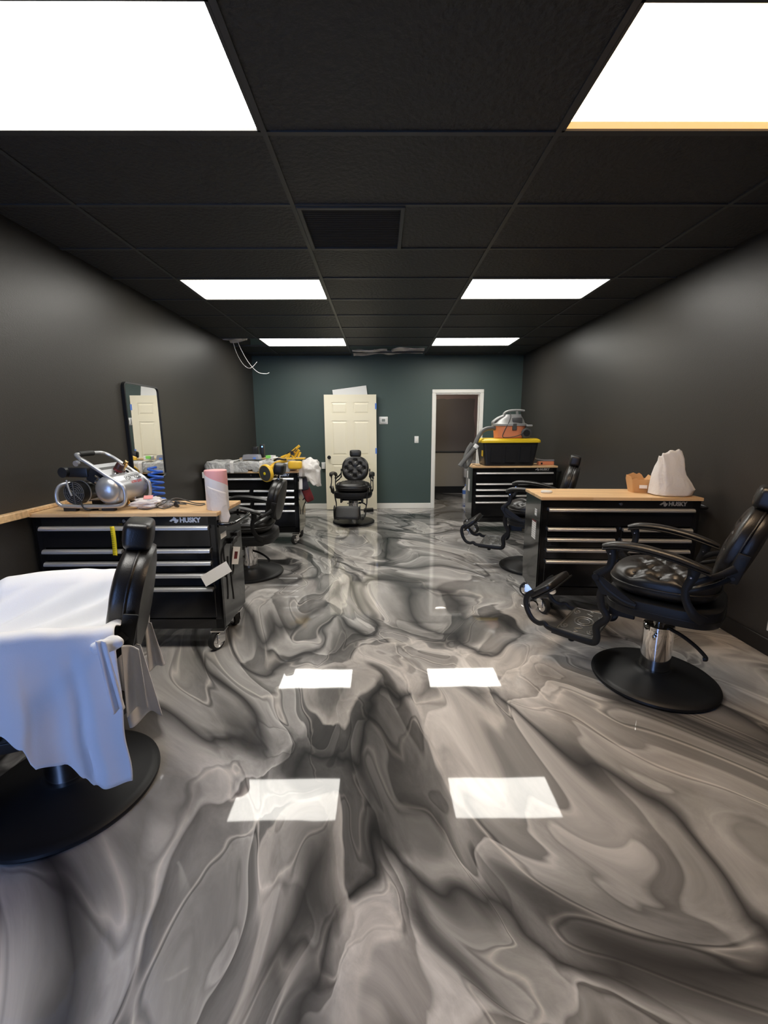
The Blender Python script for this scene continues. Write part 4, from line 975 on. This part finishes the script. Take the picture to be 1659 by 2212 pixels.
# ------------------------------------------------------------------ bench D load
bx = empty('takeout_box', (2.085, 3.475, BH), RD); tag(bx, 'brown folded takeout box with white label', 'takeout box')
wo, wi = .15, .115
o = MB().loft([[(a, b, z) for a, b in rr(w_, d_, .012, 3)] for z, w_, d_ in ((0, .115, .09), (.003, .118, .093), (.105, .155, .125))], True, False).build('carton', 'kraft', bx, smooth=False); solidify(o, .0018, -1)
Mf = lambda y, t: Matrix.Translation((0, y, .104)) @ Matrix.Rotation(t, 4, 'X') @ Matrix(((1, 0, 0, 0), (0, 0, 1, 0), (0, 1, 0, 0), (0, 0, 0, 1)))
MB().prism([(-.07, 0), (.07, 0), (.055, .03), (.035, .045), (.015, .035), (-.012, .048), (-.03, .04), (-.055, .032)], 0, .0018, M=Mf(.06, -.3)).build('flap', 'kraft', bx, smooth=False)
MB().prism([(-.075, 0), (-.03, 0), (-.05, .012), (-.072, .008)], 0, .0018, M=Mf(-.062, .1)).build('flap', 'kraft', bx, smooth=False)
for s in (-1, 1):
    MB().prism([(-.055, 0), (.055, 0), (.03, .035), (-.045, .022)], 0, .0018, M=Matrix.Translation((s*.077, 0, .104)) @ Matrix.Rotation(s*.25, 4, 'Y') @ Matrix(((0, 0, 1, 0), (1, 0, 0, 0), (0, 1, 0, 0), (0, 0, 0, 1)))).build('flap', 'kraft', bx, smooth=False)
card('label', 'paper', bx, (.012, -.0568, .05), .062, .032, (-.165, .05, 0))
secs = []; NB = 56
BAGP = [(0, .118, .10, 0), (.01, .140, .115, 0), (.05, .146, .118, .004), (.10, .128, .105, -.002), (.16, .108, .085, -.012), (.22, .096, .066, -.020), (.27, .090, .045, -.026), (.30, .084, .030, -.028), (.312, .080, .022, -.028)]
for k, (z, a, b_, ox) in enumerate(BAGP):
    sec = []
    for q in range(NB):
        t = 2*PI*q/NB; xx, yy = a*sgnpow(math.cos(t), .7), b_*sgnpow(math.sin(t), .7)
        f_ = 1+.10*nse((math.cos(t)*2.2, math.sin(t)*2.2, z*7), 1, 2.)+.07*math.sin(t*9+z*12)*(z/.3)+.05*nse((math.cos(t)*6, math.sin(t)*6, z*16), 1, 5.)
        dz = (.030*math.sin(t*1+2.4)+.022*nse((math.cos(t)*3, math.sin(t)*3, 1.), 1, 8.)) if k >= 6 else 0
        sec.append((xx*f_+ox+.01*math.sin(z*30), yy*f_, max(.0005, z+dz*(k-5)/3 if k >= 6 else z)))
    secs.append(sec)
o = MB().loft(secs, True, False).build('shopping_bag', 'bag'); solidify(o, .001); o.location = (2.225, 3.30, BH+.001); tag(o, 'white plastic shopping bag standing on the near right bench', 'plastic bag')
pk = empty('white_puck', (1.335, 3.45, BH)); tag(pk, 'flat round white puck near the bench left corner', 'puck')
MB().lathe([(.040, 0), (.044, .003), (.044, .012), (.040, .016), (.001, .0165)], 30).build('shell', 'plate', pk); MB().lathe([(.03, .016), (.03, .0172), (.001, .0175)], 24).build('cap_disc', 'white', pk)
